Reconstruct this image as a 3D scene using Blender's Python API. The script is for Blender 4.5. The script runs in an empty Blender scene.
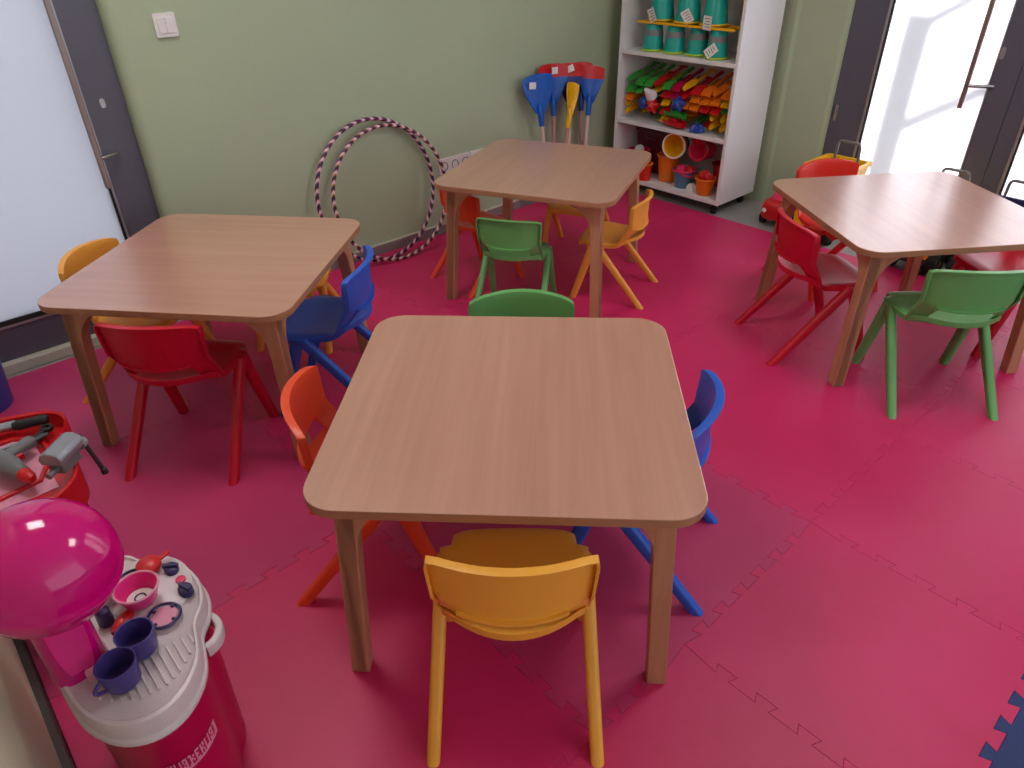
import bpy, bmesh, math, random
from mathutils import Vector, Matrix
random.seed(7)
C = bpy.context.scene.collection
PI = math.pi
R = math.radians

# ------------------------------------------------------------------ materials
def lin(c):
    c = c / 255.0
    return c / 12.92 if c <= 0.04045 else ((c + 0.055) / 1.055) ** 2.4
def rgb(r, g, b): return (lin(r), lin(g), lin(b), 1.0)
def new_mat(name):
    m = bpy.data.materials.new(name); m.use_nodes = True
    nt = m.node_tree; b = nt.nodes['Principled BSDF']
    return m, nt, b
def node(nt, t, **kw):
    n = nt.nodes.new(t)
    for k, v in kw.items():
        if k in n.inputs: n.inputs[k].default_value = v
        else: setattr(n, k, v)
    return n
def plain(name, col, rough=.45, metal=0.0, spec=.5, var=.06, scale=9.0, bump=0.0, bscale=300.0, sss=0.0):
    """a plastic / paint: one colour with a faint cloudy variation and an optional fine grain"""
    m, nt, b = new_mat(name)
    tc = node(nt, 'ShaderNodeTexCoord')
    nz = node(nt, 'ShaderNodeTexNoise', Scale=scale, Detail=3.0)
    nt.links.new(tc.outputs['Object'], nz.inputs['Vector'])
    mx = node(nt, 'ShaderNodeMix', data_type='RGBA', blend_type='MIX')
    mx.inputs[6].default_value = tuple(x * (1 - var) for x in col[:3]) + (1,)
    mx.inputs[7].default_value = tuple(min(1, x * (1 + var)) for x in col[:3]) + (1,)
    nt.links.new(nz.outputs['Fac'], mx.inputs[0])
    nt.links.new(mx.outputs[2], b.inputs['Base Color'])
    b.inputs['Roughness'].default_value = rough
    b.inputs['Metallic'].default_value = metal
    b.inputs['Specular IOR Level'].default_value = spec
    if bump:
        n2 = node(nt, 'ShaderNodeTexNoise', Scale=bscale, Detail=2.0)
        nt.links.new(tc.outputs['Object'], n2.inputs['Vector'])
        bp = node(nt, 'ShaderNodeBump', Strength=bump, Distance=.002)
        nt.links.new(n2.outputs['Fac'], bp.inputs['Height'])
        nt.links.new(bp.outputs['Normal'], b.inputs['Normal'])
    return m
def wood(name, dark, light, axis='Y', rough=.36, spec=.5, coat=0.0):
    m, nt, b = new_mat(name)
    tc = node(nt, 'ShaderNodeTexCoord')
    mp = node(nt, 'ShaderNodeMapping')
    s = {'Y': (42, 1.6, 42), 'X': (1.6, 42, 42), 'Z': (42, 42, 2.2)}[axis]
    mp.inputs['Scale'].default_value = s
    nt.links.new(tc.outputs['Object'], mp.inputs['Vector'])
    oi = node(nt, 'ShaderNodeObjectInfo')
    n1 = node(nt, 'ShaderNodeTexNoise', Scale=1.0, Detail=6.0, Roughness=.62, Distortion=.35, noise_dimensions='4D')
    nt.links.new(mp.outputs['Vector'], n1.inputs['Vector'])
    nt.links.new(oi.outputs['Random'], n1.inputs['W'])
    mp2 = node(nt, 'ShaderNodeMapping')
    mp2.inputs['Scale'].default_value = tuple(x * (.28 if x > 5 else .55) for x in s)
    nt.links.new(tc.outputs['Object'], mp2.inputs['Vector'])
    n2 = node(nt, 'ShaderNodeTexNoise', Scale=1.0, Detail=3.0, Distortion=1.2, noise_dimensions='4D')
    nt.links.new(mp2.outputs['Vector'], n2.inputs['Vector'])
    nt.links.new(oi.outputs['Random'], n2.inputs['W'])
    ad = node(nt, 'ShaderNodeMath', operation='MULTIPLY_ADD')
    ad.inputs[1].default_value = .5
    nt.links.new(n1.outputs['Fac'], ad.inputs[0])
    m2 = node(nt, 'ShaderNodeMath', operation='MULTIPLY'); m2.inputs[1].default_value = .5
    nt.links.new(n2.outputs['Fac'], m2.inputs[0]); nt.links.new(m2.outputs[0], ad.inputs[2])
    cr = node(nt, 'ShaderNodeValToRGB')
    cr.color_ramp.elements[0].position = .30; cr.color_ramp.elements[0].color = dark
    cr.color_ramp.elements[1].position = .70; cr.color_ramp.elements[1].color = light
    nt.links.new(ad.outputs[0], cr.inputs['Fac'])
    nt.links.new(cr.outputs['Color'], b.inputs['Base Color'])
    b.inputs['Roughness'].default_value = rough
    b.inputs['Specular IOR Level'].default_value = spec
    if coat:
        b.inputs['Coat Weight'].default_value = coat; b.inputs['Coat Roughness'].default_value = .30; b.inputs['Coat IOR'].default_value = 1.75
    bp = node(nt, 'ShaderNodeBump', Strength=.04, Distance=.001)
    nt.links.new(ad.outputs[0], bp.inputs['Height']); nt.links.new(bp.outputs['Normal'], b.inputs['Normal'])
    return m
def wall_paint(name, col):
    m = plain(name, col, rough=.62, spec=.35, var=.035, scale=2.0, bump=.35, bscale=55)
    return m
def foam(name, a, b_, rough=.5):
    m, nt, b = new_mat(name)
    tc = node(nt, 'ShaderNodeTexCoord')
    n1 = node(nt, 'ShaderNodeTexNoise', Scale=2.2, Detail=5.0, Roughness=.6)
    nt.links.new(tc.outputs['Object'], n1.inputs['Vector'])
    cr = node(nt, 'ShaderNodeValToRGB')
    cr.color_ramp.elements[0].position = .3; cr.color_ramp.elements[0].color = a
    cr.color_ramp.elements[1].position = .7; cr.color_ramp.elements[1].color = b_
    nt.links.new(n1.outputs['Fac'], cr.inputs['Fac'])
    nt.links.new(cr.outputs['Color'], b.inputs['Base Color'])
    n2 = node(nt, 'ShaderNodeTexNoise', Scale=260.0, Detail=2.0)
    nt.links.new(tc.outputs['Object'], n2.inputs['Vector'])
    bp = node(nt, 'ShaderNodeBump', Strength=.25, Distance=.001)
    nt.links.new(n2.outputs['Fac'], bp.inputs['Height']); nt.links.new(bp.outputs['Normal'], b.inputs['Normal'])
    b.inputs['Roughness'].default_value = rough
    b.inputs['Specular IOR Level'].default_value = .5
    return m
def frosted(name):
    m, nt, b = new_mat(name)
    tr = node(nt, 'ShaderNodeBsdfTranslucent'); tr.inputs['Color'].default_value = (.88, .89, .96, 1)
    df = node(nt, 'ShaderNodeBsdfDiffuse'); df.inputs['Color'].default_value = (.80, .81, .86, 1)
    gl = node(nt, 'ShaderNodeBsdfGlossy'); gl.inputs['Roughness'].default_value = .22
    mx = node(nt, 'ShaderNodeMixShader'); mx.inputs[0].default_value = .22
    nt.links.new(tr.outputs[0], mx.inputs[1]); nt.links.new(df.outputs[0], mx.inputs[2])
    fr = node(nt, 'ShaderNodeFresnel', IOR=1.45)
    mx2 = node(nt, 'ShaderNodeMixShader')
    nt.links.new(fr.outputs[0], mx2.inputs[0])
    nt.links.new(mx.outputs[0], mx2.inputs[1]); nt.links.new(gl.outputs[0], mx2.inputs[2])
    nt.links.new(mx2.outputs[0], nt.nodes['Material Output'].inputs['Surface'])
    return m
def hoop_mat(name, flip):
    m, nt, b = new_mat(name)
    tc = node(nt, 'ShaderNodeTexCoord'); sp = node(nt, 'ShaderNodeSeparateXYZ')
    nt.links.new(tc.outputs['Object'], sp.inputs[0])
    at = node(nt, 'ShaderNodeMath', operation='ARCTAN2')
    nt.links.new(sp.outputs['Y'], at.inputs[0]); nt.links.new(sp.outputs['X'], at.inputs[1])
    # spiral: the height across the tube shifts the phase
    hz = node(nt, 'ShaderNodeMath', operation='MULTIPLY'); hz.inputs[1].default_value = 42.0
    nt.links.new(sp.outputs['Z'], hz.inputs[0])
    ph = node(nt, 'ShaderNodeMath', operation='MULTIPLY_ADD'); ph.inputs[1].default_value = 44 / (2 * PI)
    nt.links.new(at.outputs[0], ph.inputs[0]); nt.links.new(hz.outputs[0], ph.inputs[2])
    fr = node(nt, 'ShaderNodeMath', operation='FRACT'); nt.links.new(ph.outputs[0], fr.inputs[0])
    cr = node(nt, 'ShaderNodeValToRGB'); cr.color_ramp.interpolation = 'CONSTANT'
    e = cr.color_ramp.elements
    cols = [(0, rgb(42, 22, 58)), (.30, rgb(130, 30, 90)), (.46, rgb(226, 190, 200)), (.82, rgb(170, 110, 60) if flip else rgb(120, 40, 110))]
    e[0].position = 0; e[0].color = cols[0][1]; e[1].position = cols[1][0]; e[1].color = cols[1][1]
    for p, c in cols[2:]:
        k = e.new(p); k.color = c
    nt.links.new(fr.outputs[0], cr.inputs['Fac']); nt.links.new(cr.outputs['Color'], b.inputs['Base Color'])
    b.inputs['Roughness'].default_value = .3
    return m

M = {}
M['table'] = wood('beech_laminate', rgb(186, 130, 112), rgb(208, 152, 132), 'Y', rough=.24, spec=.5, coat=1.0)
M['legwood'] = wood('beech_ply', rgb(172, 118, 88), rgb(204, 150, 118), 'Z', rough=.42)
M['plyedge'] = wood('ply_edge', rgb(150, 98, 72), rgb(186, 132, 100), 'X', rough=.5)
PL = dict(rough=.36, spec=.5, var=.03, bump=.08, bscale=420)
M['yellow'] = plain('yellow_plastic', rgb(248, 174, 64), **PL)
M['amber'] = plain('amber_plastic', rgb(244, 168, 70), **PL)
M['orange'] = plain('orange_plastic', rgb(236, 78, 42), **PL)
M['coral'] = plain('coral_red_plastic', rgb(226, 44, 30), **PL)
M['red'] = plain('red_plastic', rgb(200, 6, 44), **PL)
M['blue'] = plain('blue_plastic', rgb(40, 92, 204), **PL)
M['green'] = plain('green_plastic', rgb(104, 168, 98), **PL)
M['pink'] = foam('raspberry_foam', rgb(200, 28, 92), rgb(214, 38, 106), rough=.46)
M['pink2'] = foam('rose_foam', rgb(186, 42, 100), rgb(202, 52, 112), rough=.5)
M['navyfoam'] = foam('navy_foam', rgb(24, 44, 104), rgb(34, 56, 122), rough=.55)
M['concrete'] = plain('grey_floor', rgb(150, 148, 146), rough=.5, var=.1, scale=4)
M['wall'] = wall_paint('sage_wall', rgb(170, 183, 156))
M['wallc'] = wall_paint('cream_green_wall', rgb(206, 204, 180))
M['ceil'] = plain('white_ceiling', rgb(236, 234, 228), rough=.8)
M['base'] = plain('grey_baseboard', rgb(128, 124, 126), rough=.5)
M['basecap'] = plain('pale_baseboard_cap', rgb(196, 192, 180), rough=.5)
M['frame'] = plain('anthracite_frame', rgb(90, 88, 104), rough=.42, spec=.5)
M['bead'] = plain('aluminium_bead', rgb(170, 166, 172), rough=.35, metal=.6)
M['gasket'] = plain('black_gasket', rgb(26, 26, 30), rough=.6)
M['bar'] = plain('brushed_steel', rgb(150, 134, 132), rough=.38, metal=.85)
M['steel'] = plain('bright_steel', rgb(196, 196, 198), rough=.25, metal=.9)
M['glass'] = frosted('frosted_glass')
M['white'] = plain('white_laminate', rgb(232, 230, 234), rough=.4, var=.015)
M['socket'] = plain('white_socket', rgb(226, 220, 222), rough=.35, var=.01)
M['hole'] = plain('dark_hole', rgb(70, 62, 74), rough=.5)
M['black'] = plain('black_rubber', rgb(24, 24, 26), rough=.6)
M['darkgrey'] = plain('dark_grey_plastic', rgb(58, 58, 64), rough=.45)
M['grey'] = plain('grey_plastic', rgb(112, 112, 116), rough=.38)
M['silver'] = plain('silver_plastic', rgb(150, 152, 160), rough=.28, metal=.35)
M['magenta'] = plain('magenta_gloss', rgb(214, 0, 122), rough=.10, spec=.6, var=.02)
M['hotpink'] = plain('hot_pink_plastic', rgb(240, 48, 142), rough=.3, var=.03)
M['fuchsia'] = plain('fuchsia_plastic', rgb(186, 0, 70), rough=.34, var=.03)
M['traywhite'] = plain('offwhite_plastic', rgb(216, 200, 206), rough=.38, var=.02)
M['purple'] = plain('purple_plastic', rgb(72, 58, 132), rough=.4)
M['deeppurple'] = plain('deep_purple_plastic', rgb(52, 40, 92), rough=.4)
M['softpink'] = plain('soft_pink_plastic', rgb(228, 150, 178), rough=.4)
M['teal'] = plain('turquoise_plastic', rgb(24, 168, 158), rough=.35)
M['deepteal'] = plain('deep_turquoise_plastic', rgb(128, 128, 134), rough=.35)
M['lime'] = plain('lime_plastic', rgb(176, 206, 40), rough=.35)
M['toyyellow'] = plain('toy_yellow', rgb(244, 184, 12), rough=.35)
M['toyorange'] = plain('toy_orange', rgb(238, 120, 20), rough=.35)
M['toyred'] = plain('toy_red', rgb(206, 24, 34), rough=.35)
M['toypink'] = plain('toy_pink', rgb(226, 44, 96), rough=.35)
M['toyblue'] = plain('toy_blue', rgb(36, 66, 160), rough=.35)
M['toygreen'] = plain('toy_green', rgb(56, 158, 60), rough=.35)
M['maroon'] = plain('dark_maroon_plastic', rgb(92, 24, 40), rough=.4)
M['slateblue'] = plain('slate_blue_plastic', rgb(86, 128, 156), rough=.35)
M['spadeblue'] = plain('spade_blue', rgb(28, 92, 192), rough=.38)
M['spadenavy'] = plain('spade_navy', rgb(34, 56, 140), rough=.38)
M['card'] = plain('white_card', rgb(228, 224, 224), rough=.6)
M['cream'] = plain('pale_stick', rgb(226, 196, 186), rough=.5)
M['tan'] = plain('pinkish_stick', rgb(190, 142, 136), rough=.5)
M['paving'] = plain('terrace_paving', rgb(190, 188, 184), rough=.8)
M['hoopA'] = hoop_mat('striped_tape_violet', False)
M['hoopB'] = hoop_mat('striped_tape_gold', True)

# ------------------------------------------------------------------ mesh helpers
def obj(name, bm, mat, parent=None, smooth=40, loc=None, mats=None):
    me = bpy.data.meshes.new(name)
    bmesh.ops.remove_doubles(bm, verts=bm.verts, dist=1e-6)
    bmesh.ops.recalc_face_normals(bm, faces=bm.faces)
    bm.to_mesh(me); bm.free()
    for mm in (mats or [mat]): me.materials.append(mm)
    if smooth:
        me.polygons.foreach_set('use_smooth', [True] * len(me.polygons))
        try: me.set_sharp_from_angle(angle=R(smooth))
        except Exception: pass
    o = bpy.data.objects.new(name, me); C.objects.link(o)
    if parent is not None: o.parent = parent
    if loc is not None: o.location = loc
    return o
def bake(o, ang=50):
    """apply the modifiers of a freshly made object"""
    dg = bpy.context.evaluated_depsgraph_get(); dg.update()
    me = bpy.data.meshes.new_from_object(o.evaluated_get(dg))
    old = o.data; o.modifiers.clear(); o.data = me
    bpy.data.meshes.remove(old)
    me.polygons.foreach_set('use_smooth', [True] * len(me.polygons))
    try: me.set_sharp_from_angle(angle=R(ang))
    except Exception: pass
    return o
def bevel(o, w=.003, seg=2, ang=40):
    b = o.modifiers.new('b', 'BEVEL'); b.width = w; b.segments = seg; b.limit_method = 'ANGLE'; b.angle_limit = R(ang)
    b.use_clamp_overlap = True
    return bake(o, 20)
def thing(name, label, cat, loc=(0, 0, 0), rz=0.0, group=None, rot=None):
    o = bpy.data.objects.new(name, None); C.objects.link(o)
    o.empty_display_size = .05
    o.location = loc; o.rotation_euler = rot if rot else (0, 0, rz)
    o['label'] = label; o['category'] = cat
    if group: o['group'] = group
    return o
def tag(o, label, cat, group=None):
    o['label'] = label; o['category'] = cat
    if group: o['group'] = group
    return o
def struct(o, label, cat):
    o['kind'] = 'structure'; o['label'] = label; o['category'] = cat
    return o
def dup(root, loc=None, rz=None, label=None, group=None):
    r = root.copy(); C.objects.link(r)
    if loc is not None: r.location = loc
    if rz is not None: r.rotation_euler = (0, 0, rz)
    if label: r['label'] = label
    if group: r['group'] = group
    for ch in list(root.children):
        c = ch.copy(); C.objects.link(c); c.parent = r; c.matrix_parent_inverse = ch.matrix_parent_inverse.copy()
        for g in list(ch.children):
            d = g.copy(); C.objects.link(d); d.parent = c
    return r
def recolour(root, mat, skip=()):
    for ch in root.children:
        if ch.name.split('.')[0] in skip: continue
        ch.data = ch.data.copy(); ch.data.materials.clear(); ch.data.materials.append(mat)
def BM(): return bmesh.new()
def box(bm, x0, y0, z0, x1, y1, z1, mi=0):
    v = [bm.verts.new(p) for p in ((x0, y0, z0), (x1, y0, z0), (x1, y1, z0), (x0, y1, z0), (x0, y0, z1), (x1, y0, z1), (x1, y1, z1), (x0, y1, z1))]
    for f in ((3, 2, 1, 0), (4, 5, 6, 7), (0, 1, 5, 4), (1, 2, 6, 5), (2, 3, 7, 6), (3, 0, 4, 7)):
        bm.faces.new([v[i] for i in f]).material_index = mi
    return v
def prism(bm, pts, z0, z1, top_inset=0.0, mi=0):
    """vertical prism over a plan outline"""
    n = len(pts)
    a = [bm.verts.new((p[0], p[1], z0)) for p in pts]
    b = [bm.verts.new((p[0], p[1], z1)) for p in pts]
    bm.faces.new(a[::-1]); bm.faces.new(b)
    for i in range(n):
        bm.faces.new((a[i], a[(i + 1) % n], b[(i + 1) % n], b[i]))
    return a, b
def sweep(bm, path, sec, caps=True, up=Vector((0, 0, 1)), scales=None, closed=False):
    """sweep a closed 2-D section along a 3-D path"""
    path = [Vector(p) for p in path]; n = len(path); rings = []
    for i, p in enumerate(path):
        if closed: t = (path[(i + 1) % n] - path[i - 1])
        else: t = path[min(i + 1, n - 1)] - path[max(i - 1, 0)]
        t.normalize()
        u = up if abs(t.dot(up)) < .98 else Vector((0, 1, 0))
        a = u.cross(t).normalized(); b = t.cross(a).normalized()
        s = scales[i] if scales else 1.0
        if not isinstance(s, tuple): s = (s, s)
        rings.append([bm.verts.new(p + a * (q[0] * s[0]) + b * (q[1] * s[1])) for q in sec])
    m = len(sec)
    for i in range(n if closed else n - 1):
        r0, r1 = rings[i], rings[(i + 1) % n]
        for k in range(m):
            bm.faces.new((r0[k], r0[(k + 1) % m], r1[(k + 1) % m], r1[k]))
    if caps and not closed:
        bm.faces.new(rings[0][::-1]); bm.faces.new(rings[-1])
    return rings
def circ(r, n=12): return [(r * math.cos(2 * PI * k / n), r * math.sin(2 * PI * k / n)) for k in range(n)]
def rrect(w, h, r, n=4):
    out = []
    for cx, cy, a0 in ((w / 2 - r, h / 2 - r, 0), (-w / 2 + r, h / 2 - r, PI / 2), (-w / 2 + r, -h / 2 + r, PI), (w / 2 - r, -h / 2 + r, 3 * PI / 2)):
        for k in range(n + 1):
            a = a0 + PI / 2 * k / n
            out.append((cx + r * math.cos(a), cy + r * math.sin(a)))
    return out
def tube(bm, path, r, n=10, caps=True, closed=False): return sweep(bm, path, circ(r, n), caps, closed=closed)
def lathe(bm, prof, n=28, cx=0, cy=0, cap=True, sx=1, sy=1):
    rings = []
    for r, z in prof:
        if r < 1e-5: rings.append([bm.verts.new((cx, cy, z))])
        else: rings.append([bm.verts.new((cx + sx * r * math.cos(2 * PI * k / n), cy + sy * r * math.sin(2 * PI * k / n), z)) for k in range(n)])
    for a, b in zip(rings, rings[1:]):
        for k in range(n):
            k2 = (k + 1) % n
            if len(a) == 1 and len(b) == 1: continue
            if len(a) == 1: bm.faces.new((a[0], b[k2], b[k]))
            elif len(b) == 1: bm.faces.new((a[k], a[k2], b[0]))
            else: bm.faces.new((a[k], a[k2], b[k2], b[k]))
    if cap:
        if len(rings[0]) > 1: bm.faces.new(rings[0][::-1])
        if len(rings[-1]) > 1: bm.faces.new(rings[-1])
    return rings
def grid(bm, P, keep=None):
    """faces over a 2-D table of points; keep(i,j) tells which cells exist"""
    V = {}
    def g(i, j):
        if (i, j) not in V: V[(i, j)] = bm.verts.new(P[i][j])
        return V[(i, j)]
    for i in range(len(P) - 1):
        for j in range(len(P[0]) - 1):
            if keep is None or keep(i, j):
                bm.faces.new((g(i, j), g(i + 1, j), g(i + 1, j + 1), g(i, j + 1)))
    return V
def xform(bm, mat, verts=None):
    bmesh.ops.transform(bm, matrix=mat, verts=verts or bm.verts)

# ------------------------------------------------------------------ camera
P_F, P_PITCH, P_ROLL, P_H = 709.277, 0.581758, -0.0194639, 1.43684
YAW = R(42)
def o2r(x, y):      # camera-aligned plan coordinates -> room coordinates
    c, s = math.cos(YAW), math.sin(YAW)
    return (x * c + y * s, -x * s + y * c)
cam = bpy.data.cameras.new('camera'); camo = bpy.data.objects.new('camera', cam); C.objects.link(camo)
cam.sensor_fit = 'HORIZONTAL'; cam.sensor_width = 36; cam.lens = P_F / 1024 * 36; cam.clip_start = .02
rz = Matrix.Rotation(-YAW, 3, 'Z')
Xa = rz @ Vector((1, 0, 0)); D = rz @ Vector((0, math.cos(P_PITCH), -math.sin(P_PITCH))); U = rz @ Vector((0, math.sin(P_PITCH), math.cos(P_PITCH)))
cr_, sr_ = math.cos(P_ROLL), math.sin(P_ROLL)
rt = Xa * cr_ + U * sr_; up = -Xa * sr_ + U * cr_
mw = Matrix.Identity(4)
for k in range(3):
    mw[k][0] = rt[k]; mw[k][1] = up[k]; mw[k][2] = -D[k]
mw[0][3], mw[1][3], mw[2][3] = 0, 0, P_H
camo.matrix_world = mw
bpy.context.scene.camera = camo

# ------------------------------------------------------------------ room shell
H = 2.7; FZ = -.012                      # z = 0 is the top of the foam floor
bm = BM(); box(bm, -.3, -2.6, FZ - .1, 4.05, 3.2, FZ)
struct(obj('floor', bm, M['concrete'], smooth=0), 'smooth grey floor showing along the foot of the window wall', 'floor')
bm = BM(); box(bm, -.32, -2.6, H, 4.15, 3.25, H + .1)
struct(obj('ceiling', bm, M['ceil'], smooth=0), 'white ceiling above the play room', 'ceiling')
def wall(name, pieces, mat, label):
    bm = BM()
    for pts, z0, z1 in pieces: prism(bm, pts, z0, z1)
    return struct(obj(name, bm, mat, smooth=30), label, 'wall')
LV = 3.0       # plane of the left wall (y), door plane a little behind it
DV = 3.065
def arc2(cx, cy, r, a0, a1, n=6): return [(cx + r * math.cos(R(a0 + (a1 - a0) * k / n)), cy + r * math.sin(R(a0 + (a1 - a0) * k / n))) for k in range(n + 1)]
jamb = [(.828, LV + .25)] + [(.828, LV + .06)] + arc2(.872, LV + .044, .044, 180, 270)
wall('wall_left', [(jamb + [(4.08, LV), (4.08, LV + .25)], FZ, H), ([(-.3, LV), (.9, LV), (.9, LV + .25), (-.3, LV + .25)], 2.25, H)],
     M['wall'], 'sage green plastered wall behind the hoops')
RU = 3.90
rj = [(RU + .25, 1.782), (RU + .075, 1.782), (RU + .065, 1.782)] + arc2(RU + .055, 1.812, .03, 270, 180) + [(RU + .022, 2.045), (RU, 2.06), (RU, 3.2), (RU + .25, 3.2)]
wall('wall_right', [(rj, FZ, H), ([(RU + .02, -2.45), (RU + .25, -2.45), (RU + .25, .12), (RU + .02, .12)], FZ, H), ([(RU + .02, .1), (RU + .25, .1), (RU + .25, 1.8), (RU + .02, 1.8)], 2.25, H)],
     M['wall'], 'sage green wall with a rounded reveal beside the tall glass doors')
wall('wall_camera_side', [([(-.3, -2.6), (-.16, -2.6), (-.16, 3.24), (-.3, 3.24)], FZ, H)], M['wallc'], 'pale wall close on the left behind the toy kitchen')
wall('wall_back', [([(-.16, -2.6), (4.1, -2.6), (4.1, -2.45), (-.16, -2.45)], FZ, .5)], M['wall'], 'unseen sage green wall behind the camera, kept low to let in sky light')  # unseen wall, its height cut down so sky fill enters from behind
def baseboard(name, x0, y0, x1, y1, label):
    bm = BM(); box(bm, x0, y0, FZ, x1, y1, .046)
    b = struct(obj(name, bm, M['base'], smooth=0), label, 'baseboard')
    bm = BM(); box(bm, x0, y0, .046, x1, y1, .052); obj('cap', bm, M['basecap'], b, smooth=0)
baseboard('baseboard_left', .874, LV - .012, RU, LV, 'grey baseboard along the green wall with hoops')
bm = BM(); box(bm, -.16, -.5, FZ, -.146, LV, .048)
struct(obj('baseboard_camera_side', bm, plain('dark_baseboard', rgb(66, 58, 58), rough=.5), smooth=0), 'dark baseboard under the pale wall at the left', 'baseboard')

# ------------------------------------------------------------------ glass doors
def bx(name, mat, parent, *a, bev=0.0):
    bm = BM(); box(bm, *a); o = obj(name, bm, mat, parent, smooth=0)
    if bev: bevel(o, bev, 2)
    return o
# door in the left wall: faces -y
d1 = struct(thing('door_1', 'frosted glass door with dark frame left of the wooden table', 'door', (0, 0, 0)), 'frosted glass door with dark frame behind the left wooden table', 'door')
y = DV
bx('door_stile', M['frame'], d1, .692, y, .03, .83, y + .06, 2.25, bev=.003)
bx('bottom_rail', M['frame'], d1, -.155, y, .03, .692, y + .06, .165, bev=.003)
bx('glazing_bead', M['bead'], d1, .684, y - .004, .168, .692, y + .03, 2.2)
bx('glazing_gasket', M['gasket'], d1, .676, y + .002, .176, .684, y + .03, 2.2)
bx('glazing_bead', M['bead'], d1, -.155, y - .004, .160, .692, y + .03, .168)
bx('glazing_gasket', M['gasket'], d1, -.155, y + .002, .168, .684, y + .03, .186)
bx('glass_pane', M['glass'], d1, -.155, y + .012, .18, .68, y + .024, 2.2)
bx('threshold', M['basecap'], d1, -.155, y - .035, FZ, .83, y + .07, .03, bev=.004)
bm = BM(); box(bm, .655, y - .062, .60, .675, y - .044, 1.75)
o = obj('pull_bar', bm, M['bar'], d1, smooth=0); bevel(o, .004, 2)
for z in (.71, 1.6):
    bm = BM(); tube(bm, [(.665, y - .05, z), (.735, y - .022, z), (.745, y, z)], .008, 8); obj('bar_mount', bm, M['steel'], o)
bm = BM(); sweep(bm, [(.748, y - .006, .888), (.748, y + .002, .888)], rrect(.018, .034, .008)); obj('lock_cylinder', bm, M['steel'], d1)
# double doors in the right wall: face -x
x = RU + .05
d2 = struct(thing('door_2', 'x', 'door'), 'tall frosted glass door leaf nearest the toy shelf', 'door')
bx('door_stile', M['frame'], d2, x, 1.612, .03, x + .06, 1.79, 2.25, bev=.003)
bx('door_stile', M['frame'], d2, x, .975, .03, x + .06, 1.078, 2.25, bev=.003)
bx('bottom_rail', M['frame'], d2, x, 1.078, .03, x + .06, 1.612, .19, bev=.003)
bx('glazing_bead', M['bead'], d2, x - .004, 1.600, .19, x + .03, 1.612, 2.2)
bx('glazing_gasket', M['gasket'], d2, x + .002, 1.592, .19, x + .03, 1.600, 2.2)
bx('glazing_bead', M['bead'], d2, x - .004, 1.078, .19, x + .03, 1.084, 2.2)
bx('glass_pane', M['glass'], d2, x + .012, 1.08, .18, x + .024, 1.605, 2.2)
bm = BM(); box(bm, x - .062, 1.146, .655, x - .044, 1.166, 1.75)
o = obj('pull_bar', bm, M['bar'], d2, smooth=0); bevel(o, .004, 2)
for z in (.755, 1.6):
    bm = BM(); tube(bm, [(x - .05, 1.15, z), (x - .025, 1.10, z), (x, 1.06, z)], .009, 8); obj('bar_mount', bm, M['steel'], o)
bm = BM(); sweep(bm, [(x - .008, 1.066, .895), (x + .002, 1.066, .895)], rrect(.02, .05, .009)); obj('lock_cylinder', bm, M['bead'], d2)
bm = BM(); tube(bm, [(x - .008, 1.752, .50), (x - .008, 1.752, .58)], .008, 10); obj('hinge', bm, M['steel'], d2)
d3 = struct(thing('door_3', 'x', 'door'), 'frosted glass door leaf at the right edge of the photo', 'door')
bx('door_stile', M['frame'], d3, x, .90, .03, x + .06, .9735, 2.25, bev=.003)
bx('door_stile', M['frame'], d3, x, .11, .03, x + .06, .23, 2.25, bev=.003)
bx('bottom_rail', M['frame'], d3, x, .23, .03, x + .06, .90, .19, bev=.003)
bx('glazing_bead', M['bead'], d3, x - .004, .888, .19, x + .03, .90, 2.2)
bx('glazing_gasket', M['gasket'], d3, x + .002, .88, .19, x + .03, .888, 2.2)
bx('glass_pane', M['glass'], d3, x + .012, .22, .18, x + .024, .893, 2.2)
bm = BM(); box(bm, x - .02, .11, FZ, x + .08, 1.79, .03)
struct(obj('trim_1', bm, M['basecap'], smooth=0), 'pale threshold under the double glass doors', 'threshold')

# ------------------------------------------------------------------ outside
bm = BM(); box(bm, 4.16, -4, -.22, 10, 9, -.12)
struct(obj('ground_terrace', bm, M['paving'], smooth=0), 'pale paving outside the double glass doors', 'paving')
bm = BM(); box(bm, -6, 3.26, -.22, 4.16, 9, -.12)
struct(obj('ground_bounce_cut', bm, plain('ground', rgb(140, 142, 148), rough=.85, var=.15, scale=6), smooth=0), 'dark asphalt outside the single glass door, unseen, added to cut bounced light', 'paving')  # unseen darker surface, added to cut bounced sun on the left pane
rail = thing('stair_railing', 'blurred stair railing whose shadow falls on the frosted door', 'railing', (4.62, -.285, 0))
bm = BM(); box(bm, -.03, 1.66, -.12, .03, 1.78, 1.54); bevel(obj('post', bm, M['frame'], rail, smooth=0), .004)
bm = BM(); sweep(bm, [(0, 1.72, 1.02), (0, .2, 2.05)], rrect(.03, .05, .01)); obj('rail', bm, M['frame'], rail)
bm = BM(); sweep(bm, [(0, 1.72, 1.50), (0, .2, 2.53)], rrect(.03, .04, .01)); obj('rail', bm, M['frame'], rail)
bm = BM(); box(bm, -.03, .14, -.12, .03, .22, 2.6); bevel(obj('post', bm, M['frame'], rail, smooth=0), .004)

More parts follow.
